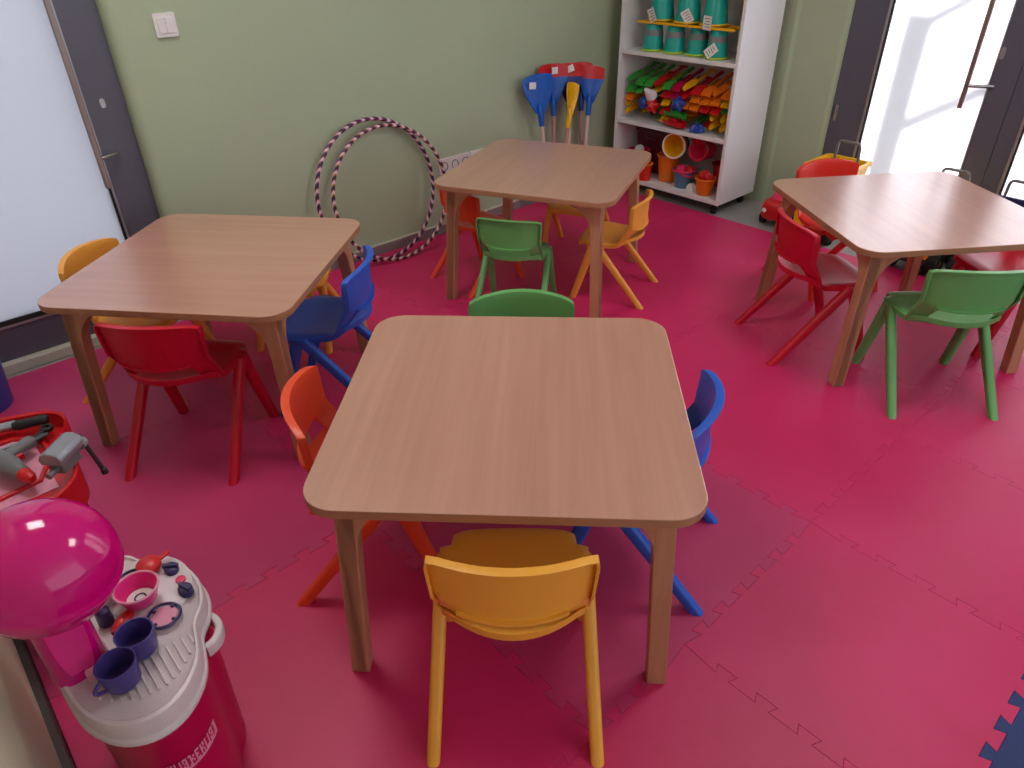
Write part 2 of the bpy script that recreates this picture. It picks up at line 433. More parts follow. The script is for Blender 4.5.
# ------------------------------------------------------------------ foam floor tiles
AMP = .0115
def seam_points(a, b, flip=1):
    """wavy dovetail edge from a to b along one axis: list of (t, offset)"""
    L = b - a; n = max(2, round((L - .08) / .092)); p = (L - .08) / n
    out = [(a, 0.0)]
    for k in range(n):
        s = a + .04 + k * p
        for f, o in ((.14, -1), (.04, 1), (.56, 1), (.46, -1)):
            out.append((s + f * p, o * AMP * flip))
    out.append((b, 0.0))
    return out
def tile_outline(u0, u1, v0, v1, teeth, splits):
    """teeth: set of sides 'b','t','l','r' with puzzle edges; splits: extra break points on bottom/top"""
    pts = []
    def run(a, b, sp):
        ks = [a] + sorted(k for k in sp if a < k < b) + [b]
        res = []
        for p, q in zip(ks, ks[1:]):
            res += seam_points(p, q)[:-1]
        return res + [(b, 0.0)]
    bot = run(u0, u1, splits.get('b', ())) if 'b' in teeth else [(u0, 0), (u1, 0)]
    top = run(u0, u1, splits.get('t', ())) if 't' in teeth else [(u0, 0), (u1, 0)]
    lef = run(v0, v1, ()) if 'l' in teeth else [(v0, 0), (v1, 0)]
    rig = run(v0, v1, ()) if 'r' in teeth else [(v0, 0), (v1, 0)]
    pts += [(t, v0 + o) for t, o in bot][:-1]
    pts += [(u1 + o, t) for t, o in rig][:-1]
    pts += [(t, v1 + o) for t, o in top[::-1]][:-1]
    pts += [(u0 + o, t) for t, o in lef[::-1]][:-1]
    return pts
def inset(pts, d):
    n = len(pts); out = []
    for i in range(n):
        p0, p1, p2 = Vector(pts[i - 1]), Vector(pts[i]), Vector(pts[(i + 1) % n])
        e1 = (p1 - p0).normalized(); e2 = (p2 - p1).normalized()
        n1 = Vector((-e1.y, e1.x)); n2 = Vector((-e2.y, e2.x))
        b = n1 + n2
        if b.length < 1e-4: b = n1
        k = 2 / max(b.length_squared, .6)
        q = p1 + b * (d * k)
        out.append((q.x, q.y))
    return out
def tile(u0, u1, v0, v1, teeth, mat, label, splits={}, group=None, name='foam_floor_tile', dz=0.0):
    pts = tile_outline(u0, u1, v0, v1, teeth, splits)
    cu, cv = (u0 + u1) / 2, (v0 + v1) / 2
    pts = [(p[0] - cu, p[1] - cv) for p in pts]
    i1 = inset(pts, .0002); i2 = inset(pts, .0010)
    bm = BM(); n = len(pts)
    a = [bm.verts.new((p[0], p[1], FZ)) for p in i1]
    b = [bm.verts.new((p[0], p[1], -.0009 + dz)) for p in i1]
    c = [bm.verts.new((p[0], p[1], dz)) for p in i2]
    fb = bm.faces.new(a[::-1]); f = bm.faces.new(c)
    for r, s in ((a, b), (b, c)):
        for i in range(n): bm.faces.new((r[i], r[(i + 1) % n], s[(i + 1) % n], s[i]))
    bm.normal_update()
    bmesh.ops.triangulate(bm, faces=[f, fb], ngon_method='EAR_CLIP')
    o = obj(name, bm, mat, smooth=20, loc=(cu, cv, 0))
    return tag(o, label, 'floor mat', group)
US = [-.144, .68, 1.59, 2.5, 3.47]; VS = [.52, 1.40, 2.28, 2.986]
US2 = [-.144, .42, 1.0, 1.59, 2.17, 2.75, 3.47]
FT = 'raspberry foam floor tiles'
lab = {
 (0, 0): 'raspberry foam tile under the toy kitchen and the yellow chair', (1, 0): 'duller rose foam tile under the right half of the front table',
 (2, 0): 'raspberry foam tile in front of the right table, beside the front blue chair', (3, 0): 'raspberry foam tile under the right table',
 (0, 1): 'rose foam tile beside the red toy workbench', (1, 1): 'raspberry foam tile under the front orange chair and the left blue chair',
 (2, 1): 'bright raspberry foam tile in the open middle of the room', (3, 1): 'bright raspberry foam tile between toy shelf and right table',
 (0, 2): 'rose foam tile under the left table by the glass door', (1, 2): 'raspberry foam tile in front of the two hoops',
 (2, 2): 'raspberry foam tile under the far table', (3, 2): 'raspberry foam tile running up to the toy shelf'}
for i in range(4):
    for j in range(3):
        t = set()
        if i > 0: t.add('l')
        if i < 3: t.add('r')
        t.add('b')
        if j < 2: t.add('t')
        tile(US[i], US[i + 1], VS[j], VS[j + 1], t, M['pink2'] if (i, j) in ((1, 0), (0, 1), (0, 2)) else M['pink'], lab[(i, j)],
             {'b': US2 + US} if j == 0 else {}, FT)
lab2 = ['small raspberry tile in the near left corner by the dark baseboard', 'small raspberry tile under the near feet of the yellow chair',
        'small raspberry tile just right of the yellow chair, by a front table leg', 'small raspberry tile bordering the navy tile',
        'small raspberry tile right of the open floor, before the right table', 'small raspberry tile at the right edge under the green chair']
for i in range(6):
    t = {'t', 'b'} | ({'l'} if i else set()) | ({'r'} if i < 5 else set())
    tile(US2[i], US2[i + 1], -.057, VS[0], t, M['pink'], lab2[i], {'t': US2 + US}, FT)
for i in range(1, 6):
    t = {'t'} | ({'l'} if i > 1 else set()) | ({'r'} if i < 5 else set())
    tile(US2[i], US2[i + 1], -.63, -.057, t, M['navyfoam'], 'navy blue foam tile at the bottom right corner of the photo' if i == 3 else 'navy blue foam tile beyond the near edge of the raspberry tiles', {}, 'navy foam floor tiles')

# ------------------------------------------------------------------ tables
TH, TS, TT = .53, .77, .022
def make_table(label, cx, cy, rz):
    t = thing('square_table', label, 'table', (cx, cy, 0), rz, 'square wooden play tables')
    bm = BM(); prism(bm, rrect(TS, TS, .075, 8), TH - TT, TH)
    o = obj('tabletop', bm, M['table'], t, smooth=30, mats=[M['table'], M['plyedge']])
    for p in o.data.polygons:
        if abs(p.normal.z) < .5: p.material_index = 1
    bevel(o, .0025, 2, 60)
    # one bent-ply leg: a post with two arms bending in under the top
    w = .042; arm = .175; rr = .105; th = .018; zt = TH - TT
    for k in range(4):
        bm = BM()
        for d, ww in ((0, w), (1, w - .0012)):
            pr = [(0, 0), (w * .86, 0), (w, zt - .02 - th - rr)]
            pr += [(w + rr - rr * math.cos(a), zt - th - rr + rr * math.sin(a)) for a in [PI / 2 * q / 7 for q in range(1, 8)]]
            pr += [(arm, zt - th + .003), (arm, zt), (.012, zt), (.004, zt - .004), (0, zt - .012)]
            off = (w - ww) / 2
            lo = [bm.verts.new((p[0], off, p[1]) if d == 0 else (off, p[0], p[1])) for p in pr]
            hi = [bm.verts.new((p[0], ww + off, p[1]) if d == 0 else (ww + off, p[0], p[1])) for p in pr]
            n = len(pr)
            bm.faces.new(lo); bm.faces.new(hi[::-1])
            for q in range(n): bm.faces.new((lo[q], hi[q], hi[(q + 1) % n], lo[(q + 1) % n]))
        for q in bm.verts:      # the legs splay out towards the floor
            q.co.x += .048 * max(0, q.co.z); q.co.y += .048 * max(0, q.co.z)
        xform(bm, Matrix.Rotation(k * PI / 2, 4, 'Z') @ Matrix.Translation((-TS / 2 + .0508 - w / 2, -TS / 2 + .0508 - w / 2, 0)))
        lg = obj('leg', bm, M['legwood'], t, smooth=30)
        bevel(lg, .003, 2, 50)
    return t
TA = make_table('square wooden table nearest the camera with four chairs', .889, .988, R(-45.89))
TB = make_table('square wooden table on the left beside the glass door', .737, 2.247, R(-49.6 + 90))
TC = make_table('square wooden table at the far wall, before the spades', 2.197, 2.18, R(-64.14))
TD = make_table('square wooden table on the right mirroring the bright window', 2.776, .878, R(-36.29))

# ------------------------------------------------------------------ chairs
def leg_sweep(bm, p0, p1, w0, w1):
    """tapered rounded leg between two points with a level foot"""
    p0, p1 = Vector(p0), Vector(p1); n = 5; rings = []
    for k in range(n + 1):
        f = k / n; p = p0.lerp(p1, f)
        w = w0[0] + (w1[0] - w0[0]) * f; h = w0[1] + (w1[1] - w0[1]) * f
        rings.append([bm.verts.new((p.x + q[0], p.y + q[1], p.z)) for q in rrect(w, h, min(w, h) * .36, 3)])
    m = len(rings[0])
    for r0, r1 in zip(rings, rings[1:]):
        for k in range(m): bm.faces.new((r0[k], r0[(k + 1) % m], r1[(k + 1) % m], r1[k]))
    bm.faces.new(rings[0][::-1]); bm.faces.new(rings[-1])
def make_chair():
    t = thing('plastic_chair', 'x', 'chair', (0, 0, 0), 0, 'plastic play room chairs')
    # seat: dished sheet, shoulders over the legs, narrower tongue in front
    NS = 16
    rows = [-1, -.8, -.6, -.35, -.1, .15, .40, .55, .585, .62, .66, .72, .82, .90, .96, 1.0]
    Pn = []
    for i, q in enumerate(rows):
        row = []
        for j in range(NS + 1):
            s = -1 + 2 * j / NS
            ycut = -.052 - .066 * (1 - s * s)
            yf = .192 - .010 * abs(s) ** 3
            y = ycut + (yf - ycut) * (q + 1) / 2
            if q <= .55: w = .140 + .020 * min(1, (q + 1) / 1.45)
            elif q <= .66: w = .160 - .024 * min(1, (q - .55) / .07)
            else: w = .136 - .004 * (q - .66) / .34
            if q > .9: w -= .006 * ((q - .9) / .1) ** 2
            z = .309 - .012 * (1 - s * s) * (1 - q * q) - .012 * max(0, (q - .75) / .25) ** 2
            if q < -.5: z += .026 * ((-.5 - q) / .5) ** 2
            z -= .006 * max(0, (abs(s) - .85) / .15) ** 2
            row.append((s * w, y, z))
        Pn.append(row)
    bm = BM(); grid(bm, Pn)
    bd = [e for e in bm.edges if e.is_boundary]
    ex = bmesh.ops.extrude_edge_only(bm, edges=bd)
    for v in [g for g in ex['geom'] if isinstance(g, bmesh.types.BMVert)]:
        v.co.z -= .020; v.co.x *= .985
    o = obj('seat', bm, M['yellow'], t)
    sm = o.modifiers.new('s', 'SOLIDIFY'); sm.thickness = .006; sm.offset = -1
    bv = o.modifiers.new('b', 'BEVEL'); bv.width = .005; bv.segments = 3; bv.limit_method = 'ANGLE'; bv.angle_limit = R(50)
    bake(o)
    # backrest: curved panel with a folded rim; its cheeks run down to the seat and leave a hand slot
    NS = 20; rows = [0, .4, .8, 1.0] + [1 + k / 8 for k in range(1, 9)]
    Pn = []
    for q in rows:
        row = []
        for j in range(NS + 1):
            s = -1 + 2 * j / NS; a = abs(s)
            zb = .400 - .026 * (1 - s ** 4); zt = .502 + .013 * (1 - s * s) - .005 * a ** 12
            if q <= 1:
                z = .300 + (zb - .300) * q; y = -.020 - .052 * q; w = .150 - .002 * q * (2 - q)
            else:
                f = q - 1; z = zb + (zt - zb) * f; y = -.072 - .006 * f; w = .148 + .007 * f
                if f > .8: w -= .004 * ((f - .8) / .2) ** 2
            y -= .047 * (1 - s * s)
            row.append((s * w, y, z))
        Pn.append(row)
    bm = BM()
    grid(bm, Pn, keep=lambda i, j: i >= 3 or j < 3 or j >= NS - 3)
    bd = [e for e in bm.edges if e.is_boundary]
    ex = bmesh.ops.extrude_edge_only(bm, edges=bd)
    for v in [g for g in ex['geom'] if isinstance(g, bmesh.types.BMVert)]:
        k_ = min(1.0, max(.25, (v.co.z - .335) / .06)); v.co.y -= .018 * k_; v.co.x *= .99
    o = obj('backrest', bm, M['yellow'], t)
    sm = o.modifiers.new('s', 'SOLIDIFY'); sm.thickness = .006; sm.offset = 0
    bv = o.modifiers.new('b', 'BEVEL'); bv.width = .005; bv.segments = 3; bv.limit_method = 'ANGLE'; bv.angle_limit = R(50)
    bake(o)
    for s in (-1, 1):
        bm = BM(); leg_sweep(bm, (s * .152, .090, .301), (s * .167, -.165, 0), (.030, .046), (.027, .036)); obj('leg', bm, M['yellow'], t)
        bm = BM(); leg_sweep(bm, (s * .150, .098, .299), (s * .163, .190, 0), (.032, .046), (.027, .034)); obj('leg', bm, M['yellow'], t)
    return t
proto = make_chair()
used = []
def chair(x, y, hx, hy, mat, label, s=1.0):
    px, py = o2r(x, y); ang = math.atan2(hy, hx) - YAW - PI / 2
    if not used: t = proto; used.append(1); t.location = (px, py, 0); t.rotation_euler = (0, 0, ang); t['label'] = label
    else: t = dup(proto, (px, py, 0), ang, label)
    t.scale = (s, s, s)
    recolour(t, mat)
    return t
chair(-.005, .955, .02, 1, M['yellow'], 'yellow chair at the near edge of the front table, seen from behind')
chair(-.396, 1.390, .99, .14, M['orange'], 'orange chair at the left side of the front table')
chair(.345, 1.362, -.938, .347, M['blue'], 'blue chair at the right side of the front table')
chair(.03, 1.768, -.02, -1, M['green'], 'green chair behind the front table, only its backrest top showing')
chair(-1.012, 1.845, .09, .996, M['red'], 'crimson chair at the near edge of the left table')
chair(-.592, 2.169, -.998, .056, M['blue'], 'blue chair at the right side of the left table')
chair(-1.35, 2.27, .995, -.11, M['amber'], 'amber chair at the left table against the frosted door')
chair(-.85, 2.62, -.10, -.995, M['amber'], 'amber chair behind the left table, mostly hidden under its top', .87)
chair(.018, 2.772, .261, .965, M['green'], 'small green chair at the near edge of the far table', .87)
chair(.49, 2.96, -.92, .39, M['amber'], 'small amber chair at the right side of the far table', .87)
chair(.36, 3.43, -.375, -.927, M['amber'], 'small amber chair pushed under the far side of the far table', .87)
chair(-.163, 3.118, .75, .66, M['orange'], 'small orange-red chair at the far table beside the hoops', .87)
chair(1.135, 2.468, .9956, .094, M['red'], 'crimson chair at the left side of the right table')
chair(1.463, 2.094, .06, 1, M['green'], 'green chair at the near edge of the right table, seen from behind')
chair(1.435, 3.035, .28, -.96, M['coral'], 'coral red chair behind the right table, before the window')
chair(1.955, 2.50, -.995, -.1, M['red'], 'crimson chair at the right side of the right table, cut by the photo edge')

#@@PART2

# ------------------------------------------------------------------ wall fittings
sw = thing('light_switch', 'white double rocker light switch on the green wall', 'light switch', (1.021, LV, 1.128))
bm = BM(); sweep(bm, [(0, 0, 0), (0, -.009, 0)], rrect(.080, .080, .006)); bevel(obj('switch_plate', bm, M['socket'], sw, smooth=0), .0015)
for s in (-1, 1):
    bm = BM(); sweep(bm, [(s * .0142, -.008, 0), (s * .0142, -.0125, 0)], rrect(.0272, .052, .002)); bevel(obj('rocker', bm, M['socket'], sw, smooth=0), .001)
def sockets(x0, n, label):
    t = thing('wall_socket', label, 'socket', (x0, LV, .355), 0, 'socket strips on the green wall')
    W = .07 * n
    bm = BM(); sweep(bm, [(W / 2, 0, 0), (W / 2, -.010, 0)], rrect(W - .002, .080, .006)); bevel(obj('socket_plate', bm, M['socket'], t, smooth=0), .0015)
    for k in range(n):
        cx = .07 * k + .035
        bm = BM()
        ring = [(.0205, -.0102), (.0225, -.012), (.0225, -.010)]
        lathe(bm, [(.0225, .0), (.0225, .0022), (.0195, .0022), (.0185, -.009), (0, -.009)], 24, cap=False)
        xform(bm, Matrix.Translation((cx, -.0102, 0)) @ Matrix.Rotation(PI / 2, 4, 'X'))
        w_ = obj('socket_well', bm, M['hole'] , t)
        for s in (-1, 1):
            bm = BM(); tube(bm, [(cx + s * .0095, -.0025, 0), (cx + s * .0095, -.0015, 0)], .0028, 8)
            obj('pin_hole', bm, M['black'], w_)
sockets(2.213, 3, 'white triple socket strip beside the hoops')
sockets(2.426, 3, 'white socket strip continuing behind the far table')

def loft(bm, rings):
    V = [[bm.verts.new((p[0], p[1], z)) for p in r] for r, z in rings]
    n = len(V[0])
    for a, b in zip(V, V[1:]):
        for k in range(n): bm.faces.new((a[k], a[(k + 1) % n], b[(k + 1) % n], b[k]))
    bm.faces.new(V[0][::-1]); bm.faces.new(V[-1])

# ------------------------------------------------------------------ hoops
def hoop(label, cu, v0, v1, rr, mat, rollz):
    bm = BM(); n = 120
    path = [(rr * math.cos(2 * PI * k / n), rr * math.sin(2 * PI * k / n), 0) for k in range(n)]
    tube(bm, path, .0092, 10, closed=True)
    o = obj('hula_hoop', bm, mat)
    tag(o, label, 'hoop')
    tilt = math.asin(max(-1, min(1, (v1 - v0) / (2 * rr))))     # leaning: foot at v0, top at v1
    hgt = rr * math.cos(tilt)
    o.matrix_world = Matrix.Translation((cu, (v0 + v1) / 2, hgt + .009)) @ Matrix.Rotation(rollz, 4, 'Z') @ Matrix.Rotation(PI / 2 - tilt, 4, 'X')
hoop('striped hoop leaning on the green wall, the one reaching further left', 1.800, 2.895, 2.978, .332, M['hoopA'], R(2))
hoop('striped hoop standing in front and to the right of the other hoop', 1.858, 2.850, 2.955, .316, M['hoopB'], R(-2))

# ------------------------------------------------------------------ toy shelf
CU0, CU1, CV0, CV1, CZ0, CZ1 = 3.475, 3.845, 2.098, 2.882, .055, 1.19
cab = thing('toy_shelf', 'tall open white shelf unit full of beach toys', 'shelf', (CU0, CV0, 0))
def cpart(name, mat, a, bev=.0015):
    bm = BM(); box(bm, a[0] - CU0, a[1] - CV0, a[2], a[3] - CU0, a[4] - CV0, a[5]); o = obj(name, bm, mat, cab, smooth=0)
    return bevel(o, bev, 2)
T_ = .019
cpart('side_panel', M['white'], (CU0, CV0, CZ0, CU1, CV0 + T_, CZ1))
cpart('side_panel', M['white'], (CU0, CV1 - T_, CZ0, CU1, CV1, CZ1))
cpart('back_panel', M['white'], (CU1 - .008, CV0 + T_, CZ0, CU1, CV1 - T_, CZ1))
SH1, SH2 = .415, .795
cpart('bottom_shelf', M['white'], (CU0 + .002, CV0 + T_, CZ0, CU1 - .008, CV1 - T_, CZ0 + .024))
cpart('shelf', M['white'], (CU0 + .002, CV0 + T_, SH1 - .022, CU1 - .008, CV1 - T_, SH1))
cpart('shelf', M['white'], (CU0 + .002, CV0 + T_, SH2 - .022, CU1 - .008, CV1 - T_, SH2))
cpart('top_panel', M['white'], (CU0, CV0, CZ1 - .022, CU1, CV1, CZ1))
for cx, cy in ((CU0 + .05, CV0 + .05), (CU1 - .05, CV0 + .05), (CU0 + .05, CV1 - .05), (CU1 - .05, CV1 - .05)):
    bm = BM()
    lathe(bm, [(0, -.012), (.020, -.012), (.023, -.006), (.023, .006), (.020, .012), (0, .012)], 16, cap=False)
    xform(bm, Matrix.Translation((cx - CU0, cy - CV0, FZ + .0235)) @ Matrix.Rotation(PI / 2, 4, 'X'))
    box(bm, cx - CU0 - .018, cy - CV0 - .018, .040, cx - CU0 + .018, cy - CV0 + .018, CZ0)
    box(bm, cx - CU0 - .004, cy - CV0 - .016, FZ + .022, cx - CU0 + .004, cy - CV0 - .013, .042)
    obj('caster', bm, M['black'], cab, smooth=30)

def bucket(name, label, loc, r0, r1, h, mat, rim, group=None, rot=None, handle=None, inverted=False, tagpos=None, crenel=False, cat='bucket', band=None):
    """r0 at the base, r1 at the mouth"""
    t = thing(name, label, cat, loc, 0, group, rot)
    bm = BM()
    lathe(bm, [(0, 0), (r0 * .96, 0), (r0, .004), (r1, h), (r1 - .003, h), (r0 - .003, .006), (0, .006)], 26, cap=False)
    bmats = obj('body', bm, mat, t)
    bm = BM(); n = 26
    tube(bm, [((r1 + .002) * math.cos(2 * PI * k / n), (r1 + .002) * math.sin(2 * PI * k / n), h - .003) for k in range(n)], .0055, 8, closed=True)
    obj('rim', bm, rim, t)
    if band:
        bm = BM(); f0, f1 = .22, .44
        a, b = r0 + (r1 - r0) * f0 + .001, r0 + (r1 - r0) * f1 + .001
        lathe(bm, [(a - .002, h * f0), (a, h * f0), (b, h * f1), (b - .002, h * f1)], 26, cap=False)
        obj('band', bm, band, t)
    if crenel:      # tower-shaped pail: raised battlement blocks round the small end
        bm = BM()
        for k in range(6):
            a = 2 * PI * k / 6; vs_ = box(bm, -.010, -.008, -.012, .010, .008, .002)
            xform(bm, Matrix.Rotation(a, 4, 'Z') @ Matrix.Translation((r0 * .80, 0, 0)), vs_)
        obj('battlement', bm, mat, t, smooth=0)
    if handle:
        mat_h, ang, up_ = handle
        bm = BM(); pth = []
        for k in range(17):
            a = PI * k / 16
            pth.append((r1 * math.cos(a), -r1 * 1.05 * math.sin(a) * math.sin(up_), h - .006 + r1 * 1.05 * math.sin(a) * math.cos(up_)))
        sweep(bm, pth, rrect(.010, .004, .0015), up=Vector((0, 1, 0)))
        xform(bm, Matrix.Rotation(ang, 4, 'Z'))
        obj('handle', bm, mat_h, t)
    if tagpos:
        bm = BM(); a, z, tilt = tagpos
        vs_ = box(bm, -.024, -.0006, -.034, .024, .0006, .034)
        for q in range(4):
            box(bm, -.016, -.0009, -.022 + q * .013, .016 - .008 * (q % 2), -.0006, -.019 + q * .013, mi=1)
        xform(bm, Matrix.Rotation(a, 4, 'Z') @ Matrix.Translation((0, -(max(r0, r1) + .008), z)) @ Matrix.Rotation(tilt, 4, 'Y') @ Matrix.Rotation(R(-8), 4, 'X'))
        obj('price_tag', bm, M['card'], t, smooth=0, mats=[M['card'], M['hole']])
    return t
# turquoise pails, mouth down, in two tiers
GP = 'turquoise pails on the shelf'
HP = .136
for k, (v, u, tg, lb) in enumerate([(2.700, 3.552, None, 'lower tier turquoise pail at the left end of the row'), (2.560, 3.560, None, 'lower tier turquoise pail second from the left'),
                              (2.418, 3.575, None, 'lower tier turquoise pail second from the right'), (2.284, 3.556, (.35, .096, 4), 'lower tier turquoise pail at the right end with a white tag at its foot')]):
    bucket('beach_pail', lb, (u, v, SH2 + HP + .004), .044, .0595, HP, M['teal'], M['lime'], GP, rot=(PI, 0, PI / 2 + .45), tagpos=tg, band=M['deepteal'])
trayz = SH2 + HP + .0045
for k, (v, tg, lb) in enumerate([(2.672, (.55, .115, -24), 'upper tier turquoise pail at the left with a slanting white tag'), (2.498, (-.1, .108, -32), 'upper tier turquoise pail in the middle with a white tag'),
                              (2.330, (.35, .128, 6), 'upper tier turquoise pail at the right with a white tag')]):
    bucket('beach_pail', lb, (3.57, v, trayz + .0165 + .142), .050, .070, .142, M['teal'], M['toyyellow'], GP, rot=(PI, 0, PI / 2 + .45), tagpos=(tg[0], tg[1], R(tg[2])))
bm = BM()
for k in range(2): box(bm, 3.500 + .12 * k, 2.16, trayz, 3.514 + .12 * k, 2.785, trayz + .012)
for k in range(14): box(bm, 3.514, 2.175 + k * .0455, trayz + .002, 3.622, 2.183 + k * .0455, trayz + .010)
tag(bevel(obj('yellow_rack', bm, M['toyyellow'], smooth=0), .002), 'flat yellow plastic rack between the two tiers of turquoise pails', 'rack')
bucket('beach_pail', 'brownish yellow pail at the top right of the shelf', (3.72, 2.20, SH2 + .001), .05, .062, .26, M['toyorange'], M['toyyellow'], None)

# beach rakes, spades and moulds piled on the middle shelf
def rake(bm, L, tines=5, w=.048):
    tube(bm, [(0, 0, 0), (L * .72, 0, 0)], .0085, 8)
    sweep(bm, [(-.002, 0, 0), (.05, 0, 0)], rrect(.022, .016, .006))
    sweep(bm, [(L * .70, -w / 2, 0), (L * .70, w / 2, 0)], rrect(.022, .012, .004))
    for k in range(tines):
        y_ = -w / 2 + w * k / (tines - 1)
        tube(bm, [(L * .71, y_, 0), (L * .86, y_, .003), (L, y_, -.014)], .0052, 6)
def spade_bm(bm, L, w=.060):
    tube(bm, [(0, 0, 0), (L * .55, 0, 0)], .0085, 8)
    sweep(bm, [(-.004, -.024, 0), (-.004, .024, 0)], rrect(.014, .012, .004))
    P = []
    for i in range(7):
        f = i / 6; row = []
        ww = w / 2 * (.55 + .45 * min(1, f * 3)) * (1 - .55 * max(0, (f - .6) / .4) ** 2)
        for j in range(7):
            s = -1 + j / 3
            row.append((L * .5 + L * .5 * f, s * ww, .012 * s * s - .004 * f))
        P.append(row)
    n0 = len(bm.verts); grid(bm, P)
    fs = [f for f in bm.faces if len([v for v in f.verts]) == 4 and all(abs(v.co.x) >= L * .5 - 1e-6 for v in f.verts)]
    ret = bmesh.ops.solidify(bm, geom=[f for f in bm.faces if f.calc_center_median().x > L * .56 and len(f.edges) == 4 and any(e.is_boundary or len(e.link_faces) == 2 for e in f.edges) and abs(f.normal.z) >= 0][-36:], thickness=.004)
def mould(bm, r, pts=5):
    n = 40
    o0 = [(r * (1 + .18 * math.cos(pts * 2 * PI * k / n)) * math.cos(2 * PI * k / n), r * (1 + .18 * math.cos(pts * 2 * PI * k / n)) * math.sin(2 * PI * k / n)) for k in range(n)]
    a = [bm.verts.new((p[0], p[1], 0)) for p in o0]; b = [bm.verts.new((p[0] * .82, p[1] * .82, .030)) for p in o0]; c = [bm.verts.new((p[0] * .4, p[1] * .4, .042)) for p in o0]
    for r0, r1 in ((a, b), (b, c)):
        for k in range(n): bm.faces.new((r0[k], r0[(k + 1) % n], r1[(k + 1) % n], r1[k]))
    bm.faces.new(c); bm.faces.new(a[::-1])
MESH = {}
def toy_mesh(kind, mat):
    k = (kind, mat)
    if k not in MESH:
        bm = BM()
        if kind == 'rake': rake(bm, .25)
        elif kind == 'spade': spade_bm(bm, .25)
        elif kind == 'sieve':
            lathe(bm, [(0, 0), (.044, 0), (.052, .022), (.049, .022), (.042, .004), (0, .004)], 20, cap=False); tube(bm, [(.05, 0, .016), (.13, 0, .016)], .008, 8)
        elif kind == 'mould': mould(bm, .038)
        elif kind == 'ball': bmesh.ops.create_icosphere(bm, subdivisions=3, radius=.036)
        elif kind == 'cone': lathe(bm, [(0, 0), (.036, 0), (.034, .006), (.010, .075), (0, .08)], 18, cap=False)
        elif kind == 'boat':
            P = []
            for i in range(9):
                f = i / 8; ww = .036 * math.sin(PI * (.12 + .80 * f)) ** .7
                P.append([(.16 * f, ww * math.cos(PI * j / 8), -.034 * math.sin(PI * j / 8) + .03) for j in range(9)])
            grid(bm, P); box(bm, .05, -.018, .014, .10, .018, .044)
        o = obj('beach_' + kind, bm, M[mat]); C.objects.unlink(o); MESH[k] = o.data; bpy.data.objects.remove(o)
    return MESH[k]
def toy(kind, mat, u, v, z, yaw, pitch, roll, label, group):
    o = bpy.data.objects.new({'rake': 'beach_rake', 'spade': 'beach_spade', 'sieve': 'sand_sieve', 'mould': 'sand_mould', 'ball': 'plastic_ball', 'cone': 'sand_cone', 'boat': 'toy_boat'}[kind], toy_mesh(kind, mat))
    C.objects.link(o); o.location = (u, v, SH1 + z); o.rotation_euler = (R(roll), R(pitch), R(yaw))
    tag(o, label, {'rake': 'rake', 'spade': 'toy spade', 'sieve': 'sieve', 'mould': 'sand mould', 'ball': 'ball', 'cone': 'sand mould', 'boat': 'toy boat'}[kind], group)
G2 = 'beach toys piled on the middle shelf'
extras = [
 ('ball', 'toyblue', 3.517, 2.700, .105, 0, 0, 0, 'blue plastic ball in the left of the toy pile'),
 ('mould', 'toyred', 3.520, 2.640, .095, 0, -70, 20, 'red star-shaped sand mould next to the blue ball'),
 ('cone', 'card', 3.512, 2.650, .150, 0, -55, 0, 'white cone-shaped mould in the upper left of the toy pile'),
 ('boat', 'toygreen', 3.500, 2.400, .058, 80, 0, 0, 'green toy boat at the right of the shelf edge'),
 ('boat', 'toyred', 3.500, 2.395, .012, 84, 0, 0, 'red toy boat underneath the green one'),
 ('mould', 'toyblue', 3.520, 2.325, .004, 0, 0, 0, 'blue sand mould lying flat at the shelf edge'),
 ('mould', 'toyblue', 3.510, 2.455, .130, 0, -60, 0, 'blue star-shaped sand mould in the middle of the pile'),
]
for p_ in extras: toy(*p_, G2)
CN = {'toyyellow': 'yellow', 'toyorange': 'orange', 'toyred': 'red', 'toygreen': 'green', 'toyblue': 'blue', 'toypink': 'pink', 'card': 'white', 'fuchsia': 'crimson'}
layers = [
 ('lowest layer', .105, ['toyyellow', 'toyyellow', 'toyred', 'toygreen', 'toyyellow', 'toyorange', 'toyyellow', 'toygreen', 'toyred', 'toyyellow', 'toyyellow'], 'sssrrrssrss'),
 ('second layer', .150, ['toyyellow', 'toygreen', 'toyblue', 'toygreen', 'toyred', 'toyred', 'toyorange', 'toyred', 'toygreen', 'toyyellow', 'toyyellow'], 'srsrrrrssss'),
 ('third layer', .195, ['toyorange', 'toyyellow', 'toygreen', 'toyred', 'toyyellow', 'toyred', 'toyorange', 'toyorange', 'toyred', 'toyred', 'toygreen'], 'rssrrrrrrrs'),
 ('fourth layer', .238, ['toygreen', 'toygreen', 'toyred', 'toyyellow', 'toyred', 'fuchsia', 'toyred', 'toyorange', 'toyorange', 'toyorange', 'toyyellow'], 'rrssrrsrrrr'),
 ('top layer', .280, ['toygreen', 'toygreen', 'toygreen', 'toyred', 'toygreen', 'fuchsia', 'toyyellow', 'toyred', 'toyorange', 'toyorange', 'toyorange'], 'srrsrrsrrsr'),
]
ORD = ['leftmost', 'second from the left', 'third from the left', 'fourth from the left', 'fifth from the left', 'middle one', 'fifth from the right', 'fourth from the right', 'third from the right', 'second from the right', 'rightmost']
rnd = random.Random(3)
